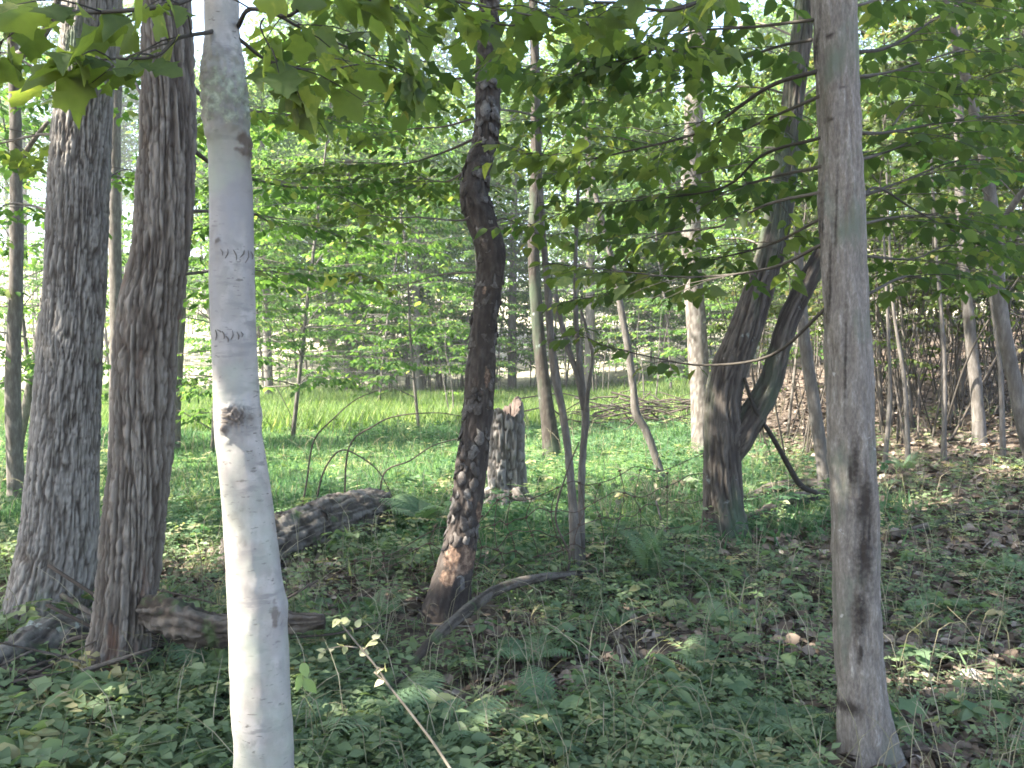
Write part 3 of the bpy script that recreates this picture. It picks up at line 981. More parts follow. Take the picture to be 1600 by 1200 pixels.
def leaf_objects(meshes, parent, base, pos, fw, nr, sz, name='leaf'):
    R = frames(fw, nr)
    for i in range(len(pos)):
        o = bpy.data.objects.new(name, meshes[int(rng.integers(len(meshes)))])
        COL.objects.link(o)
        o.parent = parent
        r, s, p = R[i], float(sz[i]), pos[i] - base
        w = .85 + .3 * random.random()
        o.matrix_basis = Matrix(((r[0, 0] * s, r[0, 1] * s * w, r[0, 2] * s, p[0]), (r[1, 0] * s, r[1, 1] * s * w, r[1, 2] * s, p[1]), (r[2, 0] * s, r[2, 1] * s * w, r[2, 2] * s, p[2]), (0, 0, 0, 1)))


def in_view(pos):
    d = pos - A([0, 0, CAMZ])
    cp, sp = math.cos(PITCH), math.sin(PITCH)
    z = d[:, 1] * cp - d[:, 2] * sp
    u = d[:, 1] * sp + d[:, 2] * cp
    return (z > .3) & (np.abs(d[:, 0] / z) < 830 / F) & (np.abs(u / z) < 630 / F)


MAPLE_LEAVES = [leaf_mesh('leaf', t, M_MAPLE) for t in (MAPLE, MAPLE2, MAPLE3, MAPLE4, MAPLE5)]


def boughs(tree, base, specs, limit, tree_leaf_meshes, stuff_tmpl, stuff_mat, wood):
    """each bough is a part, its leaves sub-parts; past the limit they are joined into one part"""
    left = limit
    rest = []
    for (px, r0, r1, ntw, twl, ls, kw) in specs:
        bag = Bag()
        jit = [(0, 0)] + [(rng.normal() * 9, rng.normal() * 11) for _ in px[1:]]
        pos, fw, nr, sz = bough(bag, [P(q[0] + j[0], q[1] + j[1], q[2]) for q, j in zip(px, jit)], r0, r1, ntw, twl, ls, **kw)
        o = bag.part('branch', wood, tree, base)
        k = thin_out(pos)
        qx = 800 + pos[:, 0] / pos[:, 1] * F
        k &= ~((pos[:, 1] < 2.25) & (qx > 285) & (qx < 400))        # the pale stem itself stays bare
        pos, fw, nr, sz = pos[k], fw[k], nr[k], sz[k]
        vis = in_view(pos)
        order = np.r_[np.flatnonzero(vis), np.flatnonzero(~vis)]
        own = order[:max(0, min(left, int(vis.sum())))]
        left -= len(own)
        leaf_objects(tree_leaf_meshes, o, base, pos[own], fw[own], nr[own], sz[own])
        other = np.setdiff1d(order, own)
        if len(other):
            rest.append((pos[other], fw[other], nr[other], sz[other]))
    if rest:
        pos, fw, nr, sz = (np.concatenate(a) for a in zip(*rest))
        V, T, r = expand(pos, fw, nr, sz, stuff_tmpl)
        part('foliage', V, T, stuff_mat, tree, base, rnd=r, smooth=False, kind='stuff')


big = dict(droop=.3, flat=.55, spacing=.85)
boughs(maple, mapb, [
    ([(338, 45, 2.1), (320, 57, 2.05), (270, 73, 1.95), (225, 90, 1.9), (180, 98, 1.86), (105, 112, 1.82)], .006, .0015, 7, .22, .074, big),
    ([(372, 42, 2.1), (410, 26, 2.0), (450, 12, 1.95), (520, -6, 1.9), (600, 10, 1.88)], .006, .0018, 6, .22, .074, big),
    ([(412, 28, 2.0), (419, 62, 2.0), (430, 100, 2.0), (452, 140, 2.0)], .0025, .0012, 4, .14, .072, big),
    ([(340, -40, 2.1), (250, -12, 1.95), (150, 8, 1.9), (60, 22, 1.9), (-40, 60, 1.9)], .007, .0018, 7, .22, .072, big),
    ([(350, -90, 2.1), (420, -60, 2.3), (560, -20, 2.5), (700, 10, 2.6), (850, 20, 2.7), (960, 40, 2.8)], .007, .0018, 11, .26, .072, big),
    ([(620, 0, 2.4), (640, 70, 2.4), (655, 130, 2.4)], .002, .001, 3, .12, .072, big),
    ([(350, -150, 2.1), (560, -100, 2.6), (800, -20, 3.0), (960, 50, 3.2), (1100, 90, 3.3)], .007, .0018, 14, .34, .072, big),
    ([(372, 60, 2.1), (430, 90, 2.2), (490, 110, 2.3), (560, 105, 2.4)], .005, .0015, 7, .24, .072, big),
    ([(365, -40, 2.1), (470, 40, 2.6), (580, 90, 3.0), (680, 130, 3.3)], .006, .0018, 10, .34, .072, big),
    ([(372, -30, 2.1), (500, -40, 2.7), (700, 20, 3.4), (860, 60, 3.8), (1000, 110, 4.1)], .006, .0018, 14, .42, .085, big),
], 300, MAPLE_LEAVES, MAPLE2, M_SPRAY, M_DARKTWIG)

OV2 = outline_leaf([(0, 0), (.08, .22), (.28, .36), (.52, .33), (.78, .17), (1.0, 0)], .4, .18, .3, .02)
SMALLOV = outline_leaf([(0, 0), (.12, .25), (.42, .34), (.75, .19), (1.0, 0)], .4, .2, .3)
SPRAY_LEAVES = [leaf_mesh('leaf', t, M_MAPLE) for t in (OV2, OVATE, MAPLE2, outline_leaf([(0, 0), (.1, .26), (.4, .36), (.75, .2), (1, 0)], .4, .6, .5), outline_leaf([(0, 0), (.1, .2), (.35, .3), (.7, .22), (1, 0)], .4, -.15, .1, .04), MAPLE5)]
mid = dict(droop=.35, flat=.42, spacing=.8)
boughs(rmap, rmb, [
    ([(1270, -60, 3.2), (1150, -30, 3.0), (1050, 2, 2.9), (930, 23, 2.85), (800, 28, 2.85), (720, 30, 2.9)], .008, .002, 16, .30, 0.082, mid),
    ([(1282, 110, 3.2), (1200, 143, 3.4), (1100, 195, 3.6), (1000, 233, 3.8), (900, 247, 4.0), (815, 232, 4.2)], .009, .002, 18, .36, 0.078, mid),
    ([(1288, 380, 3.2), (1190, 412, 3.5), (1080, 432, 3.8), (960, 425, 4.0), (850, 412, 4.2)], .007, .002, 16, .36, 0.075, mid),
    ([(1285, 300, 3.2), (1200, 322, 3.5), (1115, 346, 3.8), (1030, 372, 4.1), (950, 410, 4.4)], .007, .002, 15, .36, 0.075, mid),
    ([(1280, 30, 3.2), (1180, 57, 3.4), (1080, 48, 3.7), (960, 90, 4.0), (860, 130, 4.2)], .007, .002, 16, .38, 0.078, mid),
    ([(1284, 215, 3.2), (1200, 245, 3.6), (1110, 275, 3.9), (1010, 310, 4.3), (900, 330, 4.6), (820, 350, 4.9)], .007, .002, 16, .40, 0.078, mid),
    ([(1292, 480, 3.2), (1200, 548, 3.5), (1110, 566, 3.8), (1030, 564, 4.1), (960, 538, 4.3), (895, 500, 4.5)], .007, .002, 7, .26, 0.070, dict(mid, t0=.4)),
    ([(1338, 82, 3.2), (1400, 65, 3.5), (1470, 35, 3.9), (1540, -5, 4.3), (1600, -30, 4.6)], .008, .002, 14, .36, 0.070, mid),
    ([(1344, 208, 3.2), (1395, 196, 3.5), (1500, 188, 4.0), (1630, 182, 4.6)], .008, .003, 12, .36, 0.070, mid),
    ([(1395, 196, 3.5), (1420, 165, 3.7), (1480, 130, 4.1), (1570, 95, 4.5)], .005, .002, 11, .34, 0.070, mid),
    ([(1348, 304, 3.2), (1380, 298, 3.4), (1450, 335, 3.9), (1555, 400, 4.5)], .006, .003, 7, .30, 0.066, mid),
    ([(1352, 462, 3.2), (1400, 449, 3.5), (1470, 445, 4), (1550, 462, 4.4)], .006, .003, 5, .26, 0.066, mid),
    ([(1350, 305, 3.2), (1420, 270, 3.7), (1500, 250, 4.2), (1600, 262, 4.8)], .006, .002, 12, .36, 0.070, mid),
    ([(1282, 150, 3.2), (1190, 190, 3.7), (1080, 225, 4.2), (960, 270, 4.7), (860, 290, 5.1)], .007, .002, 20, .45, 0.074, mid),
    ([(1286, 340, 3.2), (1200, 370, 3.8), (1100, 395, 4.3), (980, 470, 4.8), (880, 480, 5.2)], .006, .002, 18, .42, 0.070, mid),
    ([(1280, 60, 3.2), (1190, 100, 3.8), (1080, 130, 4.4), (950, 165, 5.0), (840, 185, 5.4)], .007, .002, 20, .45, 0.074, mid),
    ([(1275, -20, 3.2), (1160, 10, 3.6), (1040, 70, 4.0), (920, 100, 4.3), (800, 120, 4.6)], .007, .002, 20, .45, 0.078, mid),
    ([(1284, 260, 3.2), (1180, 290, 4.0), (1060, 330, 4.8), (940, 380, 5.4)], .007, .002, 19, .48, 0.074, mid),
    ([(1340, 120, 3.2), (1400, 110, 3.8), (1480, 80, 4.5), (1580, 60, 5.2)], .007, .002, 19, .5, 0.070, mid),
    ([(1344, 250, 3.2), (1400, 240, 3.9), (1480, 225, 4.6), (1600, 235, 5.4)], .006, .002, 19, .5, 0.070, mid),
    ([(1348, 350, 3.2), (1400, 330, 3.9), (1480, 320, 4.6), (1590, 345, 5.4)], .006, .002, 18, .5, 0.066, mid),
    ([(1350, 400, 3.2), (1420, 395, 4.0), (1500, 390, 4.8), (1600, 420, 5.6)], .006, .002, 15, .5, 0.066, mid),
    ([(1335, 10, 3.2), (1400, 0, 3.8), (1500, -10, 4.5), (1610, 20, 5.2)], .006, .002, 18, .5, 0.070, mid),
], 300, SPRAY_LEAVES, SMALLOV, M_SPRAY, M_DARKTWIG)
boughs(fork, fkb, [
    ([(1240, 150, 7.2), (1180, 120, 7.4), (1090, 130, 7.7), (1000, 160, 8.0)], .010, .002, 16, .75, .085, mid),
    ([(1232, 230, 7.2), (1170, 215, 7.5), (1090, 240, 7.9), (1010, 250, 8.3)], .010, .002, 16, .75, .085, mid),
    ([(1222, 300, 7.2), (1160, 290, 7.0), (1080, 310, 6.9), (1000, 340, 6.8)], .010, .002, 15, .7, .085, mid),
    ([(1250, 60, 7.2), (1170, 40, 7.6), (1060, 60, 8.0), (950, 70, 8.4)], .010, .002, 16, .8, .085, mid),
    ([(1205, 390, 7.2), (1150, 380, 7.6), (1080, 400, 8.0), (1020, 420, 8.4)], .008, .002, 12, .6, .08, mid),
    ([(1240, 170, 7.2), (1290, 130, 7.6), (1380, 120, 8.2), (1480, 140, 8.8)], .010, .002, 16, .8, .085, mid),
    ([(1310, 330, 7.2), (1380, 300, 7.6), (1470, 290, 8.0), (1560, 310, 8.4)], .010, .002, 16, .8, .085, mid),
], 0, SPRAY_LEAVES, HEX, M_SPRAY, M_TWIG)

boughs(loc_, locb, [
    ([(292, 130, 4.0), (360, 150, 4.8), (450, 175, 5.8), (560, 190, 6.9), (660, 185, 7.8)], .012, .002, 30, .8, .075, mid),
    ([(295, 230, 4.0), (370, 250, 4.9), (470, 275, 6.1), (580, 290, 7.4), (680, 280, 8.4)], .012, .002, 30, .85, .075, mid),
    ([(288, 330, 4.0), (370, 345, 5.2), (460, 365, 6.6), (560, 385, 8.0), (650, 390, 9.2)], .010, .002, 28, .85, .078, mid),
    ([(270, 430, 4.0), (360, 430, 5.6), (450, 440, 7.2), (540, 455, 8.8)], .009, .002, 20, .8, .078, mid),
    ([(222, 150, 4.0), (190, 140, 4.6), (150, 150, 5.6), (100, 160, 6.6)], .008, .002, 12, .6, .075, mid),
], 60, SPRAY_LEAVES, HEX, M_UNDER, M_TWIG)
boughs(oak, oakb, [
    ([(88, 210, 4.85), (50, 200, 5.0), (10, 205, 5.2), (-40, 220, 5.4)], .010, .002, 12, .6, .075, mid),
    ([(80, 330, 4.85), (45, 320, 5.2), (5, 330, 5.6), (-40, 350, 6.0)], .009, .002, 12, .6, .075, mid),
    ([(160, 270, 4.85), (175, 262, 5.4), (195, 260, 6.2), (215, 270, 7.0)], .008, .002, 10, .6, .075, mid),
    ([(95, 100, 4.85), (55, 90, 5.1), (10, 80, 5.5), (-40, 90, 5.8)], .010, .002, 12, .65, .078, mid),
], 60, SPRAY_LEAVES, HEX, M_UNDER, M_TWIG)

# bare twigs and a few leaves on the crooked tree
boughs(scaly, scb, [
    ([(740, 185, 5.2), (690, 195, 5.3), (640, 200, 5.4), (560, 203, 5.6)], .007, .002, 6, .34, .085, dict(mid, t0=.4)),
    ([(737, 330, 5.2), (700, 345, 5.1), (660, 350, 5.0), (600, 342, 4.9), (540, 325, 4.9)], .007, .002, 4, .3, .075, dict(mid, t0=.5)),
    ([(745, 425, 5.2), (690, 423, 5.4), (620, 424, 5.6), (560, 428, 5.8)], .006, .002, 4, .3, .075, dict(mid, t0=.55)),
    ([(770, 220, 5.2), (810, 240, 5.3), (850, 245, 5.5), (880, 260, 5.7)], .006, .002, 5, .3, .085, dict(mid, t0=.3)),
    ([(775, 345, 5.2), (800, 350, 5.3), (840, 370, 5.5), (870, 375, 5.7)], .006, .002, 3, .25, .08, dict(mid, t0=.4)),
    ([(752, 120, 5.2), (700, 130, 5.5), (630, 155, 5.9), (560, 170, 6.3), (490, 180, 6.6)], .009, .002, 24, .8, .075, mid),
    ([(745, 215, 5.2), (690, 235, 5.6), (620, 255, 6.0), (540, 262, 6.5), (470, 270, 6.9)], .009, .002, 26, .8, .075, mid),
    ([(748, 250, 5.2), (700, 285, 5.8), (640, 310, 6.3), (570, 318, 6.9)], .008, .002, 20, .8, .075, mid),
    ([(770, 110, 5.2), (830, 110, 5.7), (900, 130, 6.3), (980, 140, 6.8)], .008, .002, 20, .8, .075, mid),
    ([(772, 170, 5.2), (840, 180, 5.9), (930, 200, 6.6), (1020, 215, 7.2)], .008, .002, 20, .8, .075, mid),
], 120, SPRAY_LEAVES, HEX, M_SPRAY, M_TWIG)

# ------------------------------------------------------------------ understory: young trees built once per kind, then copied
def young_tree(H, spread, nb, ls, r0, h0=.25, stems=1, tw=5, twl=.45, sp=.8, tmpl=HEX, mat=None, wood=None, lean=.14, up=.35):
    wb = Bag()
    lv = []
    for s in range(stems):
        az = rng.random() * 6.28
        off = unit(A([az]))[0] * (0 if stems == 1 else .12 + .1 * rng.random())
        ln = lean if stems == 1 else lean * (.3 + 1.2 * rng.random())
        hh = H * (1 - .25 * rng.random() * (s > 0))
        pts = [off, off + A([ln * hh * .3 * math.cos(az), ln * hh * .3 * math.sin(az), hh * .35])]
        pts.append(pts[1] + A([ln * hh * .35 * math.cos(az + .6), ln * hh * .35 * math.sin(az + .6), hh * .33]))
        pts.append(pts[2] + A([ln * hh * .3 * math.cos(az - .5), ln * hh * .3 * math.sin(az - .5), hh * .32]))
        pts[0] = pts[0] + A([0, 0, -.1])
        info = wb.tube(pts, [r0, r0 * .8, r0 * .5, r0 * .12], 7, 5)
        p = info['p']
        n = max(3, nb // stems)
        for b in range(n):
            t = h0 + (1 - h0) * (b + rng.random()) / n
            i = min(int(t * (len(p) - 1)), len(p) - 1)
            a = b * 2.4 + rng.random() * .9 + s
            bl = spread * (.55 + .6 * rng.random()) * (1.15 - .75 * max(0, t - .35) / .65)
            e = up * (-.3 + 2.2 * rng.random())
            tw_ = max(2, int(tw * (.35 + .95 * rng.random())))
            d = unit(A([a]), A([e]))[0]
            q1 = p[i] + d * bl * .5
            q2 = p[i] + d * bl * A([1, 1, .75]) + A([0, 0, -.05 * bl])
            lv.append(bough(wb, [p[i], q1, q2], r0 * .3 * (1.1 - .7 * t) + .002, .0015, tw_, twl, ls, droop=.45, t0=.2, spacing=sp, flat=.45, nper=2))
    pos, fw, nr, sz = (np.concatenate(a) for a in zip(*lv))
    V, T, r = expand(pos, fw, nr, sz, tmpl)
    crown = new_mesh('crown', V, T, mat or M_UNDER, r, None, False)
    crown['n'] = len(pos)
    return wb.mesh('trunk', wood or M_GREYWOOD), crown


def tall_tree(H, r0, spread, ncl, per, ls, z0=.25, mat=None, clump_r=.55):
    wb = Bag()
    top = A([.3 * rng.normal(), .3 * rng.normal(), H])
    pts = [A([0, 0, -.2]), A([.1 * rng.normal(), .1 * rng.normal(), H * .35]), top * A([.7, .7, .7]), top]
    info = wb.tube(pts, [r0 * 1.15, r0 * .9, r0 * .6, r0 * .15], 9, 6)
    p = info['p']
    c = []
    for k in range(ncl):
        t = z0 + (1 - z0) * rng.random()
        i = int(t * (len(p) - 1))
        a = rng.random() * 6.283
        rad = spread * (.25 + .75 * rng.random()) * (1.1 - .6 * t)
        e = p[i] + A([math.cos(a) * rad, math.sin(a) * rad, rad * .25 + .4 * rng.normal()])
        c.append(e)
        if k % 3 == 0:
            wb.tube([p[i], (p[i] + e) / 2 + A([0, 0, .15]), e], [r0 * .22, r0 * .14, .008], 4, 2)
    c = A(c)
    pos = np.repeat(c, per, 0) + rng.normal(size=(ncl * per, 3)) * A([clump_r, clump_r, clump_r * .38])
    fwd = unit(rng.random(len(pos)) * 6.283, rng.normal(size=len(pos)) * .4 - .3)
    nr = A([0, 0, 1.0]) + rng.normal(size=pos.shape) * .45
    V, T, r = expand(pos, fwd, nr, ls * (.7 + .6 * rng.random(len(pos))), DIA)
    return wb.mesh('trunk', M_FARBARK), new_mesh('crown', V, T, mat or M_FAR, r, None, False)


def plant(kind, name, label, cat, x, y, rz, sc, group=None, parts=('trunk', 'crown')):
    t = thing(name, label, cat, (x, y, g1(x, y)), group)
    t.rotation_euler = (0, 0, rz)
    t.scale = (sc,) * 3
    for n, me in zip(parts, kind):
        o = link(n, me, t)
    return t


YA = [young_tree(4.2, 1.5, 28, .11, .028, .15, tw=11, twl=.55) for _ in range(2)]
YB = [young_tree(7.0, 2.2, 46, .12, .04, .13, tw=13, twl=.75) for _ in range(3)]
YC = [young_tree(2.2, .8, 12, .07, .014, .25, stems=4, tw=4, twl=.3, lean=.2) for _ in range(2)]
YD = [young_tree(5.4, 1.5, 30, .09, .024, .27, tw=12, twl=.6, mat=M_SLOPE, wood=M_GREYWOOD) for _ in range(3)]
YE = [young_tree(2.8, .75, 18, .065, .011, .30, stems=6, tw=4, twl=.35, mat=M_SLOPE, wood=M_DARKTWIG, lean=.4, sp=1.0) for _ in range(2)]
TF = [tall_tree(13 + 3 * k, .16 + .04 * k, 3.2, 170, 60, .24, z0=.26 + .05 * k) for k in range(3)]


def at_px(px, d):
    return (px - 800) / F * d


# far wood beyond the clearing: every trunk its own tree
rs = np.random.default_rng(3)
far = []
for (px, d) in ((520, 36), (497, 41), (655, 40), (1010, 46), (1200, 44), (1320, 48), (330, 58), (190, 62), (40, 60), (1400, 44), (1480, 48), (1560, 44), (1640, 40), (430, 66), (560, 62), (680, 70), (780, 64), (880, 72), (970, 60), (1100, 75), (1240, 62), (280, 70), (130, 64), (-20, 66), (1350, 70), (1520, 66), (1700, 55),
                (540, 85), (740, 90), (960, 92), (1180, 88), (360, 88), (180, 90), (1420, 90), (20, 92), (1600, 92)):
    far.append((at_px(px, d), d))
for i, (x, y) in enumerate(far):
    k = TF[i % 3]
    if i < 3:
        lab = ['pale trunk on the sunny far bank, left of the thin upright tree', 'second pale trunk on the sunny far bank beside its thicker neighbour', 'slim grey trunk on the far bank just right of the thin upright tree'][i]
        plant(k, 'far_tree', lab, 'tree', x, y, rs.random() * 6.28, .9 + .25 * rs.random(), 'trees on the far bank')
    else:
        plant(k, 'far_tree', 'tall leafy tree in the bright wood far beyond the clearing', 'tree', x, y, rs.random() * 6.28, .85 + .35 * rs.random(), 'trees on the far bank')

for (px, d, sc, lab) in ((420, 27, .62, 'leafy mid-sized tree at the back of the clearing just right of the white trunk'), (545, 30, .7, 'leafy mid-sized tree at the back of the clearing behind the arching canes'), (655, 27.5, .6, 'leafy mid-sized tree at the back of the clearing left of the scaly trunk'), (800, 30, .7, 'leafy mid-sized tree at the back of the clearing above the stump'), (920, 28, .62, 'leafy mid-sized tree at the back of the clearing left of the curved sapling'),
                         (1040, 30, .7, 'leafy mid-sized tree behind the brush pile'), (1165, 26, .65, 'leafy mid-sized tree far behind the forked tree'), (1270, 30, .7, 'leafy mid-sized tree far behind the gap left of the grey maple')):
    plant(TF[int(rs.integers(3))], 'edge_tree', lab, 'tree', at_px(px, d), d, rs.random() * 6.28, sc, 'trees at the back of the clearing')

# younger trees between the clearing and the big trunks
for (px, d, k, sc, lab) in (
        (455, 15.5, YB[0], 1.0, 'bushy young tree at the left edge of the tall grass, behind the white trunk'),
        (590, 23, YB[1], 1.0, 'thin upright tree standing alone at the back of the clearing'),
        (330, 13.5, YB[2], .8, 'leafy young tree seen between the shaggy trunk and the white trunk'),
        (655, 17, YA[0], 1.15, 'small leafy tree just left of the crooked scaly trunk'),
        (715, 20, YC[0], 1.2, 'multi-stemmed shrub at the back of the clearing beside the scaly trunk'),
        (540, 27, YA[1], 1.0, 'small leafy tree at the far edge of the clearing left of centre'),
        (770, 26, YA[0], 1.1, 'small leafy tree at the far edge of the clearing behind the stump'),
        (400, 24, YB[1], 1.0, 'leafy tree behind the clearing close to the right side of the white trunk'),
        (60, 14, YB[2], .9, 'leafy young tree behind the thick ridged trunk at far left'),
        (-40, 10, YA[1], 1.1, 'leafy sapling at the left edge of the picture'),
        (940, 27, YC[1], 1.4, 'bright shrub at the back of the clearing right of the stump'),
        (1010, 22, YC[0], 1.3, 'low shrub behind the brush pile'),
        (1050, 24, YB[0], .9, 'leafy tree behind the brush pile at right of the clearing'),
        (1180, 19, YB[2], .9, 'leafy young tree behind the forked tree'),
        (690, 30, YB[2], 1.0, 'leafy tree on the far bank behind the scaly trunk'),
        (860, 31, YB[0], 1.0, 'leafy tree on the far bank right of the scaly trunk'),
        (480, 33, YB[2], 1.1, 'leafy tree on the far bank left of the thin upright tree')):
    plant(k, 'young_tree', lab, 'tree', at_px(px, d), d, random.random() * 6.28, sc, 'young trees round the clearing')

for i in range(124):
    d = 29.0 + 24 * rs.random() ** 1.6
    px = -60 + 1560 * (i + rs.random()) / 124
    if 780 < px < 830:
        continue
    k = (YA[0], YB[1], YC[0], YA[1], YC[1], YB[2])[i % 6]
    if px < 330 and k in YB:
        k = YC[0]
    plant(k, 'bank_sapling', 'sunlit leafy sapling among many on the bright far bank', 'tree', at_px(px, d), d, rs.random() * 6.28, (.8 + .7 * rs.random()) * (1.6 if k in YC else .95), 'saplings on the far bank')

for i, px in enumerate((285, 345, 410, 440, 500, 560, 625, 670, 700, 790, 830, 890, 925, 985, 1045, 1130, 1190, 1250)):
    d = 27.5 + 3.5 * rs.random()
    plant(YC[i % 2], 'edge_shrub', 'low bright shrub on the far edge of the clearing', 'shrub', at_px(px, d), d, rs.random() * 6.28, .85 + .6 * rs.random(), 'shrubs on the far edge of the clearing')

# thicket on the right-hand slope
for (px, d) in ((1380, 12.5), (1430, 12), (1465, 13), (1500, 14), (1560, 12.5), (1590, 11), (1640, 11), (1400, 17), (1470, 19), (1540, 18), (1620, 16), (1280, 15), (1230, 13), (1350, 22), (1440, 25), (1550, 24), (1650, 22), (1260, 26), (1700, 13), (1690, 18)):
    plant(YD[int(rs.integers(3))], 'slope_sapling', 'slender leafy sapling in the thicket on the right-hand slope', 'tree', at_px(px, d), d, random.random() * 6.28, .8 + .5 * random.random(), 'saplings on the right-hand slope')
for (px, d) in ((1375, 14.5), (1400, 16.5), (1450, 17.5), (1475, 15), (1525, 15.5), (1545, 19), (1590, 16), (1610, 18.5), (1360, 19), (1330, 20), (1300, 17), (1290, 21), (1215, 17), (1385, 12.4), (1420, 13), (1462, 12.2), (1508, 12.8), (1600, 13.4), (1435, 16), (1240, 11.5), (1205, 13), (1268, 14), (1395, 11.6), (1440, 11.0), (1480, 11.5), (1510, 11.8), (1450, 14), (1530, 13), (1575, 14.5), (1410, 14), (1600, 12), (1350, 16), (1490, 16.5), (1560, 17.5)):
    plant(YE[int(rs.integers(2))], 'slope_shrub', 'thin twiggy shrub rising from the brown leaf litter of the slope', 'shrub', at_px(px, d), d, random.random() * 6.28, .8 + .6 * random.random(), 'twiggy shrubs on the slope')

# slimmer trunks that can be told apart
def slim(name, label, path, nseg=20, step=.03, mat=None, leaves=None, crown=None, amp=.006, fork=()):
    t, b, top, r, info, tr = trunk_tree(name, label, path, bark_smooth(amp, .02, 131 + len(bpy.data.objects) % 50, .25), mat or M_GREYWOOD, nseg, step)
    for f in fork:
        V, Fc, _ = tube([P(x, y, d) for x, y, w, d in f], [w * .5 / F * d for x, y, w, d in f], 12, n_per=6)
        part('limb', V, Fc, mat or M_GREYWOOD, t, b)
    if leaves:
        boughs(t, b, leaves, 0, SPRAY_LEAVES, HEX, M_UNDER, M_TWIG)
    if crown:
        add_crown(t, b, top, r, *crown)
    return t, b


slim('slender_tree', 'slender sunlit grey tree at the far left edge', [(26, 770, 26, 9.2), (22, 690, 24, 9.2), (20, 600, 22, 9.2), (24, 480, 21, 9.2), (26, 380, 20, 9.2), (25, 250, 18, 9.2), (22, 120, 16, 9.2), (16, 0, 15, 9.2), (10, -150, 13, 9.2)],
     fork=([(25, 270, 9, 9.2), (45, 230, 8, 9.1), (75, 190, 6, 9.0)], [(23, 90, 14, 9.2), (55, 70, 13, 9.1), (85, 20, 12, 9.0), (95, -40, 10, 9.0)]), crown=((-5.6, 9.6, 7.4), (1.6, 1.6, 1.2), 24, 40, .13))
slim('slender_tree', 'pale slender trunk in the gap between shaggy and white trunks', [(272, 690, 18, 14), (276, 600, 17, 14), (283, 450, 16, 14), (284, 300, 15, 14), (282, 100, 14, 14), (280, -50, 12, 14)])
slim('slender_tree', 'grey trunk partly hidden between the two rough left trunks', [(180, 700, 20, 12), (182, 500, 20, 12), (178, 300, 19, 12), (182, 100, 17, 12), (184, -60, 15, 12)])
slim('leaning_tree', 'thin grey trunk leaning right behind the thick ridged trunk', [(30, 690, 15, 13), (48, 600, 14, 13), (62, 520, 13, 13), (75, 430, 12, 13)])
slim('dark_trunk_tree', 'mossy dark trunk right behind the broken stump', [(862, 705, 27, 12.8), (855, 640, 23, 12.8), (845, 560, 20, 12.8), (838, 480, 19, 12.8), (833, 380, 18, 12.8), (838, 250, 17, 12.8), (836, 100, 15, 12.8), (830, -60, 13, 12.8)], mat=M_FORK, nseg=30,
     crown=((.2, 13.6, 8.3), (2.2, 2.0, 1.8), 60, 45, .12))
slim('grey_trunk_tree', 'grey trunk with pale bark just left of the forked tree', [(1097, 700, 33, 13), (1094, 620, 31, 13), (1090, 540, 31, 13), (1083, 440, 30, 13), (1079, 330, 30, 13), (1083, 200, 29, 13), (1088, 60, 27, 13), (1090, -90, 25, 13)], mat=M_OAK, nseg=36,
     crown=((3.0, 14, 8.6), (2.4, 2.2, 1.8), 60, 45, .12))
slim('thin_stem_tree', 'thin furrowed stem in front of the grass, nearest the wire fence', [(899, 884, 17, 6.2), (897, 820, 15, 6.2), (890, 730, 13, 6.2), (880, 650, 12, 6.2), (868, 590, 12, 6.2), (860, 520, 12, 6.2), (857, 470, 12, 6.2), (850, 380, 10, 6.2), (842, 250, 9, 6.2), (838, 100, 8, 6.2)],
     leaves=[([(850, 380, 6.2), (820, 350, 6.2), (790, 340, 6.3)], .005, .002, 4, .3, .085, mid), ([(842, 250, 6.2), (880, 200, 6.1), (930, 180, 6.0)], .005, .002, 5, .3, .085, mid)])
slim('thin_stem_tree', 'slim sapling forking in two beside the thin furrowed stem', [(908, 876, 12, 6.3), (908, 800, 11, 6.3), (910, 720, 12, 6.3), (915, 650, 12, 6.3), (909, 600, 10, 6.3), (903, 540, 8, 6.3), (899, 470, 7, 6.3), (900, 380, 6, 6.3), (905, 260, 5, 6.3)],
     fork=([(913, 640, 11, 6.3), (903, 590, 9, 6.3), (888, 545, 9, 6.35), (876, 500, 8, 6.4), (868, 460, 7, 6.4)], [(915, 650, 8, 6.3), (920, 600, 6, 6.2), (926, 560, 5, 6.15), (918, 520, 5, 6.1), (908, 485, 4, 6.1)]))
slim('curved_sapling', 'sunlit sapling curving left above the brush pile', [(1034, 748, 13, 10.2), (1026, 720, 12, 10.2), (1010, 675, 12, 10.2), (994, 645, 13, 10.2), (990, 610, 12, 10.2), (984, 565, 11, 10.2), (977, 520, 10, 10.2), (966, 460, 10, 10.2), (950, 380, 9, 10.2), (930, 300, 8, 10.2), (915, 200, 7, 10.2), (900, 50, 6, 10.2)],
     leaves=[([(930, 300, 10.2), (900, 250, 10.0), (850, 230, 9.8)], .005, .002, 5, .4, .09, mid), ([(950, 380, 10.2), (1000, 330, 10.0), (1050, 310, 9.8)], .005, .002, 5, .4, .09, mid)])
slim('slender_tree', 'smooth grey trunk seen just left of the grey maple', [(1290, 765, 22, 8.6), (1282, 700, 20, 8.6), (1270, 620, 19, 8.6), (1258, 540, 18, 8.6), (1250, 450, 15, 8.6), (1246, 350, 12, 8.6)])
slim('slope_tree', 'grey trunk with bright sun flecks on the right-hand slope', [(1530, 690, 20, 10.4), (1526, 620, 18, 10.4), (1518, 540, 17, 10.4), (1508, 440, 16, 10.4), (1500, 300, 15, 10.4), (1497, 100, 13, 10.4), (1495, -60, 12, 10.4)],
     crown=((5.4, 10.8, 6.9), (1.8, 1.6, 1.1), 40, 40, .12))
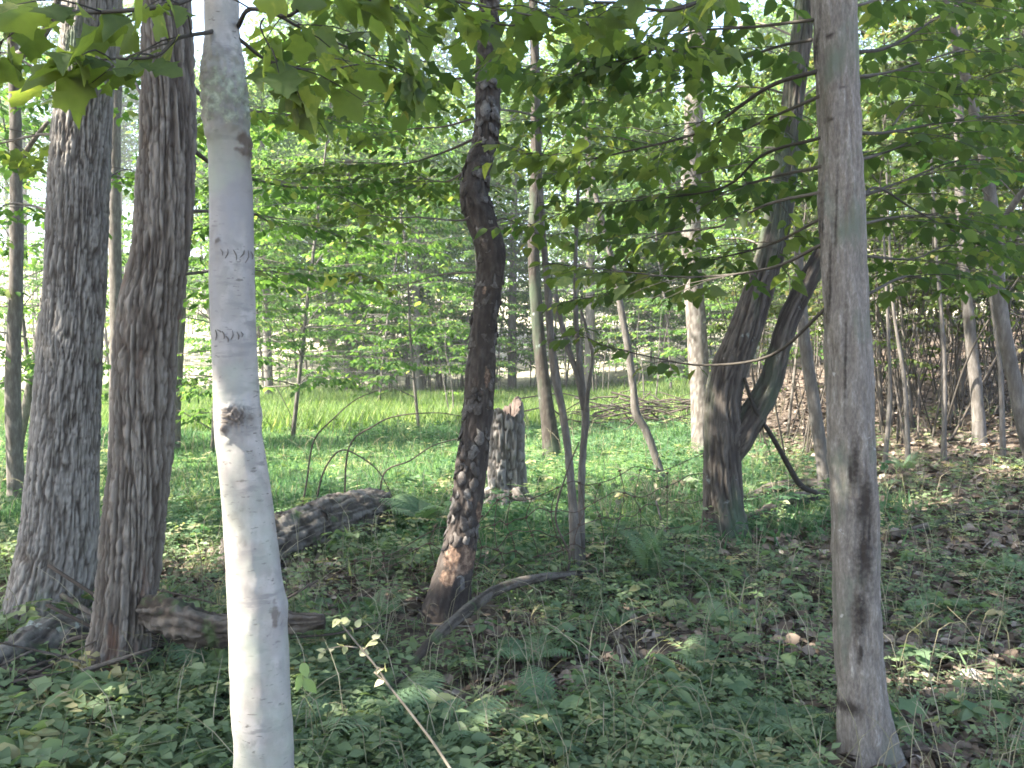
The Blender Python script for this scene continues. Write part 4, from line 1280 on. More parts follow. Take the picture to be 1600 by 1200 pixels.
slim('leaning_tree', 'smooth grey sapling leaning left at the right edge', [(1622, 770, 24, 6.6), (1604, 690, 22, 6.6), (1585, 600, 21, 6.6), (1566, 500, 21, 6.6), (1556, 400, 20, 6.6), (1548, 310, 17, 6.6), (1533, 220, 16, 6.6), (1508, 120, 14, 6.6), (1476, 0, 11, 6.6), (1450, -90, 9, 6.6)],
     fork=([(1557, 400, 12, 6.6), (1568, 350, 11, 6.5), (1590, 310, 10, 6.4), (1620, 280, 9, 6.3)],), leaves=[([(1533, 220, 6.6), (1480, 200, 6.4), (1420, 180, 6.2)], .005, .002, 7, .4, .085, mid), ([(1548, 310, 6.6), (1500, 270, 6.3), (1430, 250, 6.0)], .005, .002, 7, .4, .085, mid), ([(1590, 310, 6.4), (1560, 250, 6.1), (1600, 200, 5.9)], .005, .002, 6, .4, .085, mid), ([(1508, 120, 6.6), (1560, 80, 6.4), (1610, 60, 6.2)], .005, .002, 6, .4, .085, mid)])
for (a, b_) in (((1420, 730), (1395, 470)), ((1475, 720), (1462, 380)), ((1380, 740), (1388, 520)), ((1568, 720), (1545, 430))):
    d = ground_at(*a)[1]
    slim('bare_sapling', 'thin bare stem standing in the litter of the right-hand slope', [(a[0], a[1], 9, d), ((a[0] + b_[0]) / 2 + 6, (a[1] + b_[1]) / 2, 7, d), (b_[0], b_[1], 5, d), (b_[0] - 10, b_[1] - 200, 3, d)], nseg=8, step=.1)
for o in bpy.data.objects:
    if o.name.startswith('bare_sapling'):
        o['group'] = 'bare stems on the slope'; o['category'] = 'sapling'

# unseen trees added on the sunny side so their crowns shade the foreground
for i, (x, y, h, rx, ry, n, lab) in enumerate(((-6.5, 1.2, 7.6, 3.4, 3.0, 150, 'broad unseen tree added for shade just left of the picture, next to the camera'), (-9.5, 4.2, 8.5, 3.2, 3.0, 130, 'tall unseen tree added for shade left of the picture beyond the thick ridged trunk'),
        (-11.0, -2.0, 9.5, 4.0, 3.4, 150, 'tall unseen tree added for shade left of and behind the camera'), (-4.0, -3.0, 7.5, 3.0, 2.6, 80, 'unseen leafy tree added for shade behind the camera on the left'))):
    b = A([x, y, g1(x, y)])
    t = thing('added_shade_tree', lab, 'tree', b)
    top = A([x + .2, y, h * .55])
    V, Fc, info = tube([b - A([0, 0, .1]), A([x + .1, y + .1, h * .3]), top], [.2, .16, .13], 16, step=.1, disp=bark_smooth(.008, .03, 200 + i, .3))
    part('trunk', V, Fc, M_OAK, t, b, vattr={'h': np.r_[info['extra']['h'], 0, 0]})
    add_crown(t, b, top, .12, (x, y, h), (rx, ry, 2.0), n, 60, .19)


# ------------------------------------------------------------------ say which one of each look-alike: by the trunks it is seen between
MARKS = [(-200, 'the left picture edge'), (104, 'the thick ridged trunk'), (223, 'the shaggy trunk'), (371, 'the white trunk'), (560, 'the arching canes'), (749, 'the scaly trunk'), (845, 'the mossy dark trunk'), (990, 'the curved sapling'),
         (1094, 'the pale grey trunk'), (1170, 'the forked tree'), (1327, 'the grey maple'), (1400, 'the bluish slope fern'), (1520, 'the sun-flecked slope trunk'), (1900, 'the right picture edge')]
ORD = ['first', 'second', 'third', 'fourth', 'fifth', 'sixth', 'seventh', 'eighth', 'ninth', 'tenth', 'eleventh', 'twelfth', 'thirteenth', 'fourteenth', 'fifteenth', 'sixteenth', 'seventeenth', 'eighteenth', 'nineteenth', 'twentieth']


def name_each(prefix, what):
    its = [o for o in bpy.data.objects if o.name.split('.')[0] == prefix and o.parent is None and (prefix != 'far_tree' or o['label'].startswith('tall'))]
    zones = {}
    for o in its:
        px = 800 + o.location.x / o.location.y * F
        z = max(i for i, (m, _) in enumerate(MARKS) if m <= px or i == 0)
        zones.setdefault(z, []).append((px, o))
    for z, l in zones.items():
        l.sort(key=lambda q: q[0])
        a, b = MARKS[z][1], MARKS[z + 1][1]
        for k, (px, o) in enumerate(l):
            o['label'] = f'{what} between {a} and {b}' if len(l) == 1 else f'{ORD[k]} {what} from left between {a[4:]} and {b[4:]}'


name_each('far_tree', 'tall far-wood tree')
name_each('bank_sapling', 'far-bank sapling')
name_each('slope_sapling', 'leafy slope sapling')
name_each('edge_shrub', 'low far-edge shrub')
name_each('slope_shrub', 'twiggy slope shrub')
name_each('bare_sapling', 'bare slope stem')

# ------------------------------------------------------------------ ground cover (nobody could count it: one object each)
def scatter_xy(n, y0, y1, wide=.68, power=0.0):
    u = rng.random(n)
    y = y0 * (y1 / y0) ** u if power == 0 else (y0 ** power + u * (y1 ** power - y0 ** power)) ** (1 / power)
    x = (rng.random(n) * 2 - 1) * (wide * y + .6)
    return x, y


def nz2(x, y, s, seed):
    return fbm(np.stack([x * s, y * s, 0 * x], 1), seed, 3)


def ground_stuff(name, V, T, r, mat, label, cat):
    o = link(name, new_mesh(name, V, T, mat, r, None, False))
    return tag(o, label, cat, kind='stuff')


# dead leaves
x, y = scatter_xy(46000, 1.7, 24)
k = (meadow(x, y) < rng.random(len(x)) * .9) & (nz2(x, y, 1.1, 301) + .3 * (x > .25 * y - .3) > .42)
x, y = x[k], y[k]
pos = np.c_[x, y, G(x, y) + .008 + .025 * rng.random(len(x))]
fw = unit(rng.random(len(x)) * 6.283, rng.normal(size=len(x)) * .25)
nr = A([0, 0, 1.0]) + rng.normal(size=pos.shape) * .4
LIT = outline_leaf([(0, 0), (.1, .2), (.35, .36), (.7, .24), (1.0, 0)], .45, .5, .1)
V, T, r = expand(pos, fw, nr, (.045 + .05 * rng.random(len(x))) * (1 + .03 * y), LIT)
ground_stuff('leaf_litter', V, T, r, M_LITTER, 'brown dead leaves strewn over the forest floor', 'leaf litter')

# fallen twigs
b = Bag()
for k in range(520):
    d = float(2.2 * (14 / 2.2) ** rng.random()); xx = (rng.random() * 2 - 1) * (.65 * d)
    if meadow(A([xx]), A([d]))[0] > .5:
        continue
    a = rng.random() * 6.28; ln = .12 + .4 * rng.random() ** 2
    p0 = A([xx, d, 0]); p2 = p0 + A([math.cos(a) * ln, math.sin(a) * ln, 0]); p1 = (p0 + p2) / 2 + A([rng.normal() * .05 * ln, rng.normal() * .05 * ln, 0])
    for q in (p0, p1, p2):
        q[2] = g1(q[0], q[1]) + .012 + .04 * rng.random()
    b.tube([p0, p1, p2], [.003 + .004 * rng.random(), .003, .0015], 4, 2)
V, Fs, r = b.get()
o = link('twig_litter', new_mesh('twig_litter', V, Fs, M_TWIG, r, None, True)); tag(o, 'small grey twigs scattered over the forest floor', 'twigs', kind='stuff')


SMALL = outline_leaf([(0, 0), (.3, .27), (.68, .2), (1.0, 0)], .4, .3, .25)


# herb kinds: a short stem and a whorl or pairs of leaflets, in unit height
def herb(kind):
    Vs, Ts, n = [], [], 0
    def add(V, T):
        nonlocal n
        Vs.append(V); Ts.append(T + n); n += len(V)
    def leaf(p, f, nr, s, tm):
        V, T, _ = expand(A([p]), A([f]), A([nr]), A([s]), tm, A([0.]))
        add(V, T)
    st = A([[.012, 0, 0], [-.012, 0, 0], [.05, .02, 1.0]], float)
    add(st, A([[0, 1, 2]]))
    if kind == 0:      # whorl of ovate leaves
        for k in range(6):
            a = k * 1.047 + rng.random() * .5
            leaf(A([.05, .02, .95 + .08 * rng.random()]), A([math.cos(a), math.sin(a), -.15 + .3 * rng.random()]), A([0, 0, 1.]) + rng.normal(size=3) * .5, .26 + .26 * rng.random(), SMALL)
    elif kind == 1:    # pairs up the stem
        for k in range(4):
            for s in (1, -1):
                a = k * 1.57 + s * 1.57 + rng.random() * .4
                leaf(A([.05 * k / 4, 0, .35 + .2 * k]), A([math.cos(a), math.sin(a), .1]), A([0, 0, 1.]) + rng.normal(size=3) * .5, .34 - .05 * k + .12 * rng.random(), SMALL)
    elif kind == 2:    # compound leaves with leaflets (creeper / small vetch)
        for m_ in range(3):
            a = m_ * 2.1 + rng.random()
            d = A([math.cos(a), math.sin(a), .15])
            sd = A([-d[1], d[0], 0])
            for k in range(4):
                for s in (1, -1):
                    leaf(A([.03, 0, .6 + .15 * m_]) + d * (.2 + .2 * k), sd * s + d * .5, A([0, 0, 1.]) + rng.normal(size=3) * .25, .22 + .08 * rng.random(), DIA)
            leaf(A([.03, 0, .6 + .15 * m_]) + d * 1.0, d, A([0, 0, 1.]), .28, DIA)
    elif kind == 3:    # broad three-leaf
        for k in range(3):
            a = k * 2.094 + rng.random() * .4
            leaf(A([.05, .02, 1.0]), A([math.cos(a), math.sin(a), -.1]), A([0, 0, 1.]) + rng.normal(size=3) * .4, .30 + .22 * rng.random(), OVATE)
    else:              # narrow grassy leaves
        for k in range(11):
            a = rng.random() * 6.28
            leaf(A([0, 0, .05 + .7 * rng.random()]), A([math.cos(a), math.sin(a), 1.1 * rng.random()]), A([0, 0, 1.]), .5 + .55 * rng.random(), BLADE)
    return np.vstack(Vs), np.vstack(Ts)


HERBS = [herb(k) for k in (0, 4, 1, 2, 1, 4, 2, 3)]
Vs, Ts, rs_, n0 = [], [], [], 0
x, y = scatter_xy(33000, 1.75, 13, .66)
dens = nz2(x, y, .9, 311)
right = sstep(.15, .45, x / y) * sstep(3.0, 3.6, y)
patch_bare = sstep(.32, .42, x / y) * (1 - sstep(4.2, 4.9, y))
leftlog = sstep(-.22, -.42, x / y) * (1 - sstep(4.2, 5.0, y))
k = rng.random(len(x)) < np.clip((dens - .25) * 3.2, 0, 1) * (1 - .45 * leftlog) * (1 - .38 * right) * (1 - .6 * patch_bare) * (1 - .75 * meadow(x, y))
x, y = x[k], y[k]
for (bx, by, br) in ((scb[0], scb[1] - .25, .42), (fkb[0], fkb[1] - .3, .5), (rmb[0], rmb[1] - .1, .22)):   # little grows against the trunks
    k = (np.hypot(x - bx, (y - by) * .8) > br) | (rng.random(len(x)) < .18)
    x, y = x[k], y[k]
kind = np.minimum((nz2(x, y, 1.7, 313) * 1.5 - .25) * 8 + rng.normal(size=len(x)) * 1.3, 7.99).clip(0, 7.99).astype(int)
for kk in range(8):
    s = kind == kk
    if not s.any():
        continue
    n = int(s.sum())
    hgt = (.05 + .15 * rng.random(n) ** 1.8) * (.6 + .8 * nz2(x[s], y[s], .8, 317)) * (1 - .35 * sstep(.2, .5, x[s] / y[s])) * (1.15 if kk < 6 else 1.0)
    pos = np.c_[x[s], y[s], G(x[s], y[s]) - .005]
    az = rng.random(n) * 6.283
    up = A([0, 0, 1.]) + rng.normal(size=(n, 3)) * .15
    V, T, r = expand(pos, unit(az), up, hgt, HERBS[kk])
    Vs.append(V); Ts.append(T + n0); rs_.append(r); n0 += len(V)
ground_stuff('ground_cover', np.vstack(Vs), np.vstack(Ts), np.concatenate(rs_), M_HERB, 'low tangle of small green herbs covering the foreground', 'herbs')

# dry stalks and thin grass stems standing among the herbs
b = Bag()
for k in range(2100):
    d = float(1.9 * (17 / 1.9) ** rng.random()); xx = (rng.random() * 2 - 1) * (.66 * d)
    g = A([xx, d, g1(xx, d)]); a = rng.random() * 6.28; ln = .12 + .28 * rng.random() + .012 * d
    o_ = A([math.cos(a), math.sin(a), 0])
    b.tube([g, g + o_ * ln * .15 + A([0, 0, ln * .7]), g + o_ * ln * (.3 + .4 * rng.random()) + A([0, 0, ln * (.7 + .4 * rng.random())])], [.0016 + .0001 * d, .0013 + .0001 * d, .0006], 3, 2)
V, Fs, r = b.get()
M_STALK = plain_mat('dry_stalk', [(.2, (.12, .12, .06)), (.55, (.24, .21, .13)), (.9, (.40, .35, .25))], 40, bump=0)
o = link('dry_stalks', new_mesh('dry_stalks', V, Fs, M_STALK, r, None, True)); tag(o, 'thin dry grass stalks standing among the foreground herbs', 'grass stalks', kind='stuff')

# meadow grass and taller grass band
x, y = scatter_xy(430000, 5.6, 31, .66, 1.0)
mk = meadow(x, y)
near = sstep(5.5, 10, y)
k = rng.random(len(x)) < mk * np.clip(.1 + 1.6 * (nz2(x, y, .9, 321) - .18) * 1.3, 0, 1)
x, y = x[k], y[k]
pos = np.c_[x, y, G(x, y) - .01]
az = rng.random(len(x)) * 6.283
lean = .35 + .6 * rng.random(len(x))
fw = np.c_[np.cos(az) * (1 - lean) * 1.2, np.sin(az) * (1 - lean) * 1.2, lean]
nr = np.c_[-np.cos(az) * .7, -np.sin(az) * .7, .7 + 0 * az]
hgt = (.06 + .10 * rng.random(len(x))) * (.25 + 1.5 * nz2(x, y, .55, 323))
GB = (BLADE[0] * A([1, 1.6, 1]), BLADE[1])
wid = (1 + .06 * y)
V, T, r = expand(pos, fw, nr, hgt, (A([[0, .07, 0], [0, -.07, 0], [1, 0, -.25]], float) * A([1, 1.3, 1]), A([[0, 1, 2]])))
ground_stuff('meadow_grass', V, T, r, M_GRASS, 'soft short green grass filling the sunny clearing', 'grass')
x, y = scatter_xy(120000, 16.5, 30.5, .66, 1.0)
mk = meadow(x, y) * sstep(17, 19.5, y + 3.5 * (nz2(x, y, .25, 331) - .5) - .12 * x)
k = rng.random(len(x)) < mk
x, y = x[k], y[k]
az = rng.random(len(x)) * 6.283
fw = np.c_[np.cos(az) * .35, np.sin(az) * .35, .75 + .3 * rng.random(len(x))]
nr = np.c_[-np.cos(az) * .7, -np.sin(az) * .7, .5 + 0 * az]
pos = np.c_[x, y, G(x, y) - .01]
V, T, r = expand(pos, fw, nr, (.20 + .24 * rng.random(len(x))) * (.7 + .6 * nz2(x, y, .4, 333)), (A([[0, .05, 0], [0, -.05, 0], [1, 0, -.22]], float), A([[0, 1, 2]])))
ground_stuff('tall_grass', V, T, r, M_TALL, 'band of taller yellow-green grass at the back of the clearing', 'grass')
# low leafy weeds among the meadow grass
x, y = scatter_xy(9000, 5.5, 17, .62)
k = rng.random(len(x)) < meadow(x, y) * np.clip((nz2(x, y, .7, 341) - .38) * 4, 0, 1)
x, y = x[k], y[k]
Vs, Ts, rs_, n0 = [], [], [], 0
for kk in (0, 2, 4, 6):
    s = rng.random(len(x)) < .3
    n = int(s.sum())
    V, T, r = expand(np.c_[x[s], y[s], G(x[s], y[s])], unit(rng.random(n) * 6.28), A([0, 0, 1.]) + rng.normal(size=(n, 3)) * .15, .08 + .16 * rng.random(n) ** 2, HERBS[kk])
    Vs.append(V); Ts.append(T + n0); rs_.append(r); n0 += len(V)
ground_stuff('meadow_weeds', np.vstack(Vs), np.vstack(Ts), np.concatenate(rs_), M_GRASS, 'pale leafy weeds mixed into the clearing grass', 'weeds')


# ------------------------------------------------------------------ ferns
PINNA = outline_leaf([(0, 0), (.04, .075), (.12, .11), (.17, .075), (.24, .125), (.30, .08), (.38, .125), (.44, .075), (.53, .115), (.58, .065), (.68, .09), (.74, .045), (.85, .055), (1.0, 0)], .4, .3, .25)


def frond_mesh(L=1.0, n=18, wid=.30, arch=.45, narrow=False, mat=None):
    b = Bag()
    t = np.linspace(0, 1, 9)
    rach = np.c_[t * L * .92, 0 * t, L * (.62 * t - arch * 1.45 * t * t)]
    rach[:, 2] = L * (.75 * t - .75 * t ** 2.2)
    V, Fc, info = tube(rach, np.linspace(.008, .002, 9) * L, 3, n_per=1)
    b.add(V, Fc)
    for k in range(n):
        f = .14 + .86 * (k + .3) / n
        p = A([np.interp(f, t, rach[:, 0]), 0, np.interp(f, t, rach[:, 2])])
        tg = A([np.interp(min(f + .03, 1), t, rach[:, 0]), 0, np.interp(min(f + .03, 1), t, rach[:, 2])]) - p
        tg = tg / (np.linalg.norm(tg) + 1e-6) if np.linalg.norm(tg) > 1e-6 else A([1., 0, 0])
        shape = math.sin(math.pi * min(1, (.18 + .82 * f) ** (1.15 if not narrow else .7))) ** .8
        w = wid * L * max(shape, .08) * (1 if not narrow else .45)
        for s in (1, -1):
            d = A([.35 * tg[0], s * 1.0, .35 * tg[2] - .12])
            if narrow:
                V, T, _ = expand(A([p]), A([d]), A([[-tg[2], .15 * rng.normal(), tg[0]]]), A([w]), (HEX[0] * A([1, .36, 1]), HEX[1]), A([0.]))
                b.add(V, T)
            else:
                up = nrmz(A([-tg[2], .12 * rng.normal(), tg[0]]))
                V, T, _ = expand(A([p]), A([d * A([1.25, 1, 1])]), A([up]), A([w]), PINNA, A([0.]))
                b.add(V, T)
    return b.mesh('frond', mat or M_FERN, smooth=False)


FRONDS = [frond_mesh(n=15, wid=.30) for _ in range(3)]
SWORD = [frond_mesh(n=26, wid=.34, narrow=True) for _ in range(2)]


def fern(label, x, y, n, size, meshes, az0=None, arc=6.283, pitch=(.1, .7)):
    if 'upright' in label:
        pitch = (.8, 1.25)
    t = thing('fern', label, 'fern', (x, y, g1(x, y)), 'ferns on the forest floor')
    for k in range(n):
        o = link('frond', meshes[k % len(meshes)], t)
        az = (az0 if az0 is not None else rng.random() * .8) + arc * (k + .4 * rng.random()) / n
        s = size * .84 * (.75 + .4 * rng.random())
        o.rotation_euler = (rng.normal() * .15, -(pitch[0] + (pitch[1] - pitch[0]) * rng.random()), az)
        o.scale = (s, s, s)
    return t


for (px, py, n, sz, ms, lab) in (
        (1020, 915, 7, .62, SWORD, 'upright dark sword fern standing left of the forked tree foot'),
        (560, 1175, 6, .46, FRONDS, 'feathery fern at the bottom edge beside the white trunk'),
        (700, 1190, 5, .42, FRONDS, 'feathery fern at the bottom edge under the yellowish twig'),
        (590, 975, 6, .40, SWORD, 'fern between the sawn log end and the scaly tree'),
        (820, 1045, 6, .38, FRONDS, 'fern right of the curved fallen branch'),
        (340, 1075, 5, .40, FRONDS, 'fern half hidden behind the left side of the white trunk'),
        (660, 830, 7, .60, FRONDS, 'dark fern clump left of the scaly trunk in the grass'),
        (1250, 1150, 5, .36, FRONDS, 'fern at the left foot of the grey maple'),
        (60, 1150, 5, .36, FRONDS, 'fern in the bottom left corner'),
        (1130, 990, 5, .30, FRONDS, 'small fern below the forked tree'),
        (1415, 740, 5, .55, SWORD, 'bluish fern on the slope just right of the grey maple'),
        (960, 985, 5, .30, SWORD, 'small fern below the sword fern in the herbs'),
        (500, 1120, 6, .44, FRONDS, 'pale fern touching the right side of the white trunk low down'),
        (630, 1150, 6, .46, FRONDS, 'broad pale fern under the leaning yellowish twig'),
        (860, 1130, 6, .40, FRONDS, 'pale fern at bottom centre'),
        (1000, 1170, 6, .38, FRONDS, 'pale fern at the bottom edge right of centre'),
        (1110, 1080, 5, .36, FRONDS, 'pale fern halfway between the scaly tree and the grey maple'),
        (1180, 1170, 5, .36, FRONDS, 'pale fern at the bottom edge left of the grey maple foot'),
        (1470, 960, 5, .34, FRONDS, 'fern on the litter right of the stained trunk'),
        (1560, 900, 5, .36, FRONDS, 'fern near the right edge on the slope')):
    g = ground_at(px, py)
    fern(lab, g[0], g[1], n, sz, ms)


# broad-leaved seedlings in front: each leaf a part
SEED_L = [leaf_mesh('leaf', t, M_SEED) for t in (OVATE, OV2)]
LANCE_L = [leaf_mesh('leaf', LANCE, M_SEED)]
MAPSEED = [leaf_mesh('leaf', t, M_SEED) for t in (MAPLE, MAPLE2)]


def seedling(label, px, py, h, leaf, n, meshes, name='seedling', spread=0.0, mat=None, lift=.1):
    g = ground_at(px, py)
    g[2] = g1(g[0], g[1])
    t = thing(name, label, 'plant', g, 'seedlings in the foreground')
    bg_ = Bag()
    top = A([rng.normal() * .02, rng.normal() * .02, h])
    bg_.tube([A([0, 0, -.02]), top * .5 + rng.normal(size=3) * .008, top], [.003, .0025, .0015], 5, 3)
    bg_.part('stem', mat or M_SEEDSTEM, t)
    a0 = rng.random() * 6.28
    for k in range(n):
        a = a0 + k * 6.283 / n * (1 if spread == 0 else 1.7) + rng.random() * .5
        z = h - spread * h * k / n
        d = unit(A([a]))[0]
        leaf_objects(meshes, t, A([0, 0, 0.]), A([top * (z / h) + d * .01]), A([d + A([0, 0, lift - .3 * rng.random()])]), A([A([0, 0, 1.]) + rng.normal(size=3) * .25]), A([leaf * (.75 + .4 * rng.random())]))
    return t


M_SEEDSTEM = plain_mat('green_stem', [(.2, (.10, .13, .05)), (.8, (.17, .18, .08))], 40, attr=False, bump=0)
for (px, py, h, lf, n, ms, sp, lab) in (
        (1050, 1130, .17, .17, 6, LANCE_L, 0, 'seedling with a whorl of long narrow leaves at bottom centre-right'),
        (1010, 1090, .20, .16, 5, LANCE_L, .3, 'long-leaved seedling just behind the whorled one at bottom centre-right'),
        (855, 1180, .15, .15, 4, SEED_L, 0, 'broad-leaved seedling at the bottom edge, pale green, near centre'),
        (940, 1150, .15, .12, 5, SEED_L, .3, 'low broad-leaved seedling left of the long-leaved ones'),
        (1060, 1190, .13, .12, 5, MAPSEED, .3, 'lobed-leaf seedling at the bottom edge left of the grey maple'),
        (1150, 1120, .16, .11, 5, MAPSEED, .4, 'lobed-leaf seedling beside the long-leaved whorl'),
        (1225, 1080, .20, .10, 6, SEED_L, .4, 'leafy seedling to the left of the grey maple trunk'),
        (1250, 960, .22, .09, 6, SEED_L, .4, 'upright seedling with pale tip leaves left of the stained trunk'),
        (1430, 1060, .15, .12, 5, MAPSEED, .3, 'lobed-leaf seedling right of the grey maple foot'),
        (1500, 1150, .14, .11, 5, MAPSEED, .3, 'lobed-leaf seedling in the bottom right corner on the litter'),
        (1575, 1160, .14, .12, 4, SEED_L, .2, 'broad pale seedling at the right edge bottom'),
        (1400, 1190, .2, .12, 6, MAPSEED, .6, 'leafy creeper climbing the foot of the grey maple'),
        (70, 1080, .22, .09, 7, SEED_L, .6, 'leafy seedling on the rotten log at far left'),
        (160, 1160, .2, .09, 7, SEED_L, .6, 'leafy seedling in front of the shaggy trunk'),
        (250, 1120, .18, .09, 7, SEED_L, .5, 'leafy seedling between the shaggy trunk and the white trunk'),
        (120, 960, .26, .08, 8, SEED_L, .6, 'leafy sprig growing between the two rough trunks'),
        (40, 1190, .17, .1, 6, SEED_L, .4, 'leafy seedling in the far bottom left corner'),
        (520, 1080, .15, .1, 6, SEED_L, .4, 'round-leaved seedling right of the white trunk'),
        (600, 1110, .15, .09, 6, SEED_L, .4, 'round-leaved seedling under the yellowish twig'),
        (760, 1010, .14, .09, 6, MAPSEED, .4, 'lobed-leaf seedling beside the curved fallen branch'),
        (870, 980, .16, .09, 6, MAPSEED, .4, 'lobed-leaf seedling above the curved branch end'),
        (900, 1050, .15, .1, 6, MAPSEED, .4, 'lobed-leaf seedling in the dark herb patch at centre'),
        (350, 1130, .15, .12, 4, SEED_L, .2, 'seedling with two long pale leaves touching the white trunk')):
    seedling(lab, px, py, h, lf * .82, n, ms, spread=sp)

# ------------------------------------------------------------------ stump, logs, branches
def log_disp(seed, ridge=.012, lump=.05):
    def f(TH, SS, RR, V, D):
        n = vnoise(cyl(TH, SS, RR, .03, .25, .2, seed, 1.5), seed)
        h = np.clip(np.abs(2 * n - 1) * 2.4, 0, 1)
        lp = fbm(cyl(TH, SS, RR, .12, .3, 0, 2), seed + 3, 3) - .5 + .35 * (vnoise(V * 45, seed + 8) - .5)
        return ridge * (h - .6) * np.minimum(RR / .06, 1) + lump * lp * np.minimum(RR / .08, 1), {'h': h}
    return f


def log(name, label, pts, rad, nseg=40, step=.02, seed=401, mat=None, cat='log', lump=.05, ridge=.012, group=None):
    pts = [A(p) for p in pts]
    b = pts[0].copy(); b[2] = g1(b[0], b[1])
    t = thing(name, label, cat, b, group)
    V, Fc, info = tube(pts, rad, nseg, step=step, disp=log_disp(seed, ridge, lump))
    part('trunk' if cat == 'log' else 'stem', V, Fc, mat or M_DEADWOOD, t, b, vattr={'h': np.r_[info['extra']['h'], .3, .3]})
    return t, b


def on_ground(px, py, dz=0.0):
    g = ground_at(px, py)
    return A([g[0], g[1], g1(g[0], g[1]) + dz])


# broken stump with a jagged hollow top
M_STUMP = bark_mat('stump_bark', [(.15, (.060, .048, .040)), (.42, (.105, .090, .078)), (.68, (.165, .15, .135)), (.9, (.235, .22, .20))], (50, 50, 10), hmix=.55, bump=.5)
M_ROT = bark_mat('rotten_wood', [(.25, (.038, .028, .023)), (.5, (.085, .063, .052)), (.75, (.16, .125, .105))], (20, 20, 12), hmix=0, bump=.6)
D7 = 9.2
sb = P(792, 775, D7); sb[2] = g1(sb[0], sb[1])
hs = (775 - 636) / F * D7
r7 = 54 / F * D7 / 2
st = thing('tree_stump', 'broken grey stump with a jagged hollow top in the clearing', 'stump', sb)
ns, nh = 96, 90
th = np.arange(ns) * 2 * math.pi / ns
rimh = hs * (1 + .05 * np.sin(th * 2 + .4) + .10 * (vnoise(np.stack([np.cos(th) * 2.5, np.sin(th) * 2.5, th * 0], 1), 5) - .5) + .05 * vnoise(np.stack([np.cos(th) * 9, np.sin(th) * 9, th * 0], 1), 6))
rimh += .05 * np.maximum(0, np.cos(th - .2)) - .10 * np.exp(-((th - 3.6) / .45) ** 2)
zz = np.linspace(-.08, 1, nh)
TH = np.tile(th, nh); ZF = np.repeat(zz, ns)
Z = ZF * np.tile(rimh, nh)
R7 = r7 * (1.02 - .08 * ZF) + .0 * Z
n = vnoise(cyl(TH, Z, R7, .02, .10, .1, 421, 2.2, r7), 421)
h = np.clip(np.abs(2 * n - 1) * 2.4, 0, 1)
dd = .034 * (h - .7) + .09 * (fbm(cyl(TH, Z, R7, .14, .3, 0, 2, 0, r7), 425, 2) - .5) + .5 * r7 * np.exp(-np.maximum(Z, 0) / .10) * (1 + .5 * np.cos(3 * TH + 1))
hole = np.exp(-(((TH - 5.0) / .4) ** 2 + ((Z - .28) / .22) ** 2)) + np.exp(-(((TH - 5.2) / .5) ** 2 + ((Z - .02) / .12) ** 2))
dd -= .07 * np.clip(hole * 1.4, 0, 1)
rr = R7 + dd
V = np.c_[np.cos(TH) * rr - .02 * ZF, np.sin(TH) * rr, Z]
i = np.arange(nh - 1)[:, None] * ns; j = np.arange(ns)[None]; jn = (j + 1) % ns
Q = np.stack([i + j, i + jn, i + ns + jn, i + ns + j], -1).reshape(-1, 4)
o = link('shell', new_mesh('shell', V, Q, M_STUMP, None, {'h': h}, True), st)
top = V[-ns:]
ri = top * A([.72, .72, 1]) + A([0, 0, -.02])
dn = top * A([.60, .60, 1]) + A([0, 0, -.26])
V2 = np.vstack([top, ri, dn, [[0, 0, hs * .62]]])
j = np.arange(ns); jn = (j + 1) % ns
qq = np.vstack([np.stack([j, jn, ns + jn, ns + j], 1), np.stack([ns + j, ns + jn, 2 * ns + jn, 2 * ns + j], 1)])
link('hollow', new_mesh('hollow', V2, [qq, np.stack([2 * ns + j, 2 * ns + jn, np.full(ns, 3 * ns)], 1)], M_ROT, None, None, True), st)
for q in ((1.2, .22, .30, .10), (-1.0, .18, .24, .09), (3.6, .28, .36, .11), (4.6, .2, .3, .08)):
    a = q[0]
    V, Fc, info = tube([A([math.cos(a) * r7 * .8, math.sin(a) * r7 * .8, q[3] + .02]), A([math.cos(a) * (r7 + q[1] * .5), math.sin(a) * (r7 + q[1] * .5), q[3] * .45]), A([math.cos(a) * (r7 + q[2]), math.sin(a) * (r7 + q[2]), -.04])], [.06, .045, .02], 14, n_per=8, disp=log_disp(430, .01, .05))
    part('root', V, Fc, M_STUMP, st, vattr={'h': np.r_[info['extra']['h'], 0, 0]})

M_LOGBARK = bark_mat('log_bark', [(.25, (.028, .022, .018)), (.5, (.075, .063, .052)), (.78, (.17, .152, .132))], (26, 26, 26), hmix=.4, bump=.8, moss=[((.07, .10, .04), 5, .58, .68, (1, 1, 1))])
# hollow mossy log in the grass
a0, a1 = on_ground(598, 818, .15), on_ground(440, 878, .15)
lg, lb = log('fallen_log', 'thick hollow mossy log lying in the grass right of the white trunk', [a0, a0 * .72 + a1 * .28 + A([0, 0, .02]), a0 * .4 + a1 * .6 + A([0, 0, .03]), a1, a1 + (a1 - a0) * .35], [.15, .19, .20, .18, .15], 72, .014, 441, lump=.11, ridge=.016, mat=M_LOGBARK)
kp = a0 * .30 + a1 * .70 + A([.06, -.12, .10])
V, Fc, info = tube([kp + A([-.02, .06, -.06]), kp + A([.01, -.03, .01]), kp + A([.015, -.06, .03])], [.075, .06, .052], 20, n_per=5, cap=False, disp=log_disp(447, .01, .04))
part('branch_collar', V, Fc, M_DEADWOOD, lg, lb, vattr={'h': info['extra']['h']})
V, Fc, _ = tube([kp + A([.014, -.052, .026]), kp + A([-.01, .02, -.02])], [.05, .03], 16, n_per=3)
part('knot_hole', V, Fc, M_ROT, lg, lb)

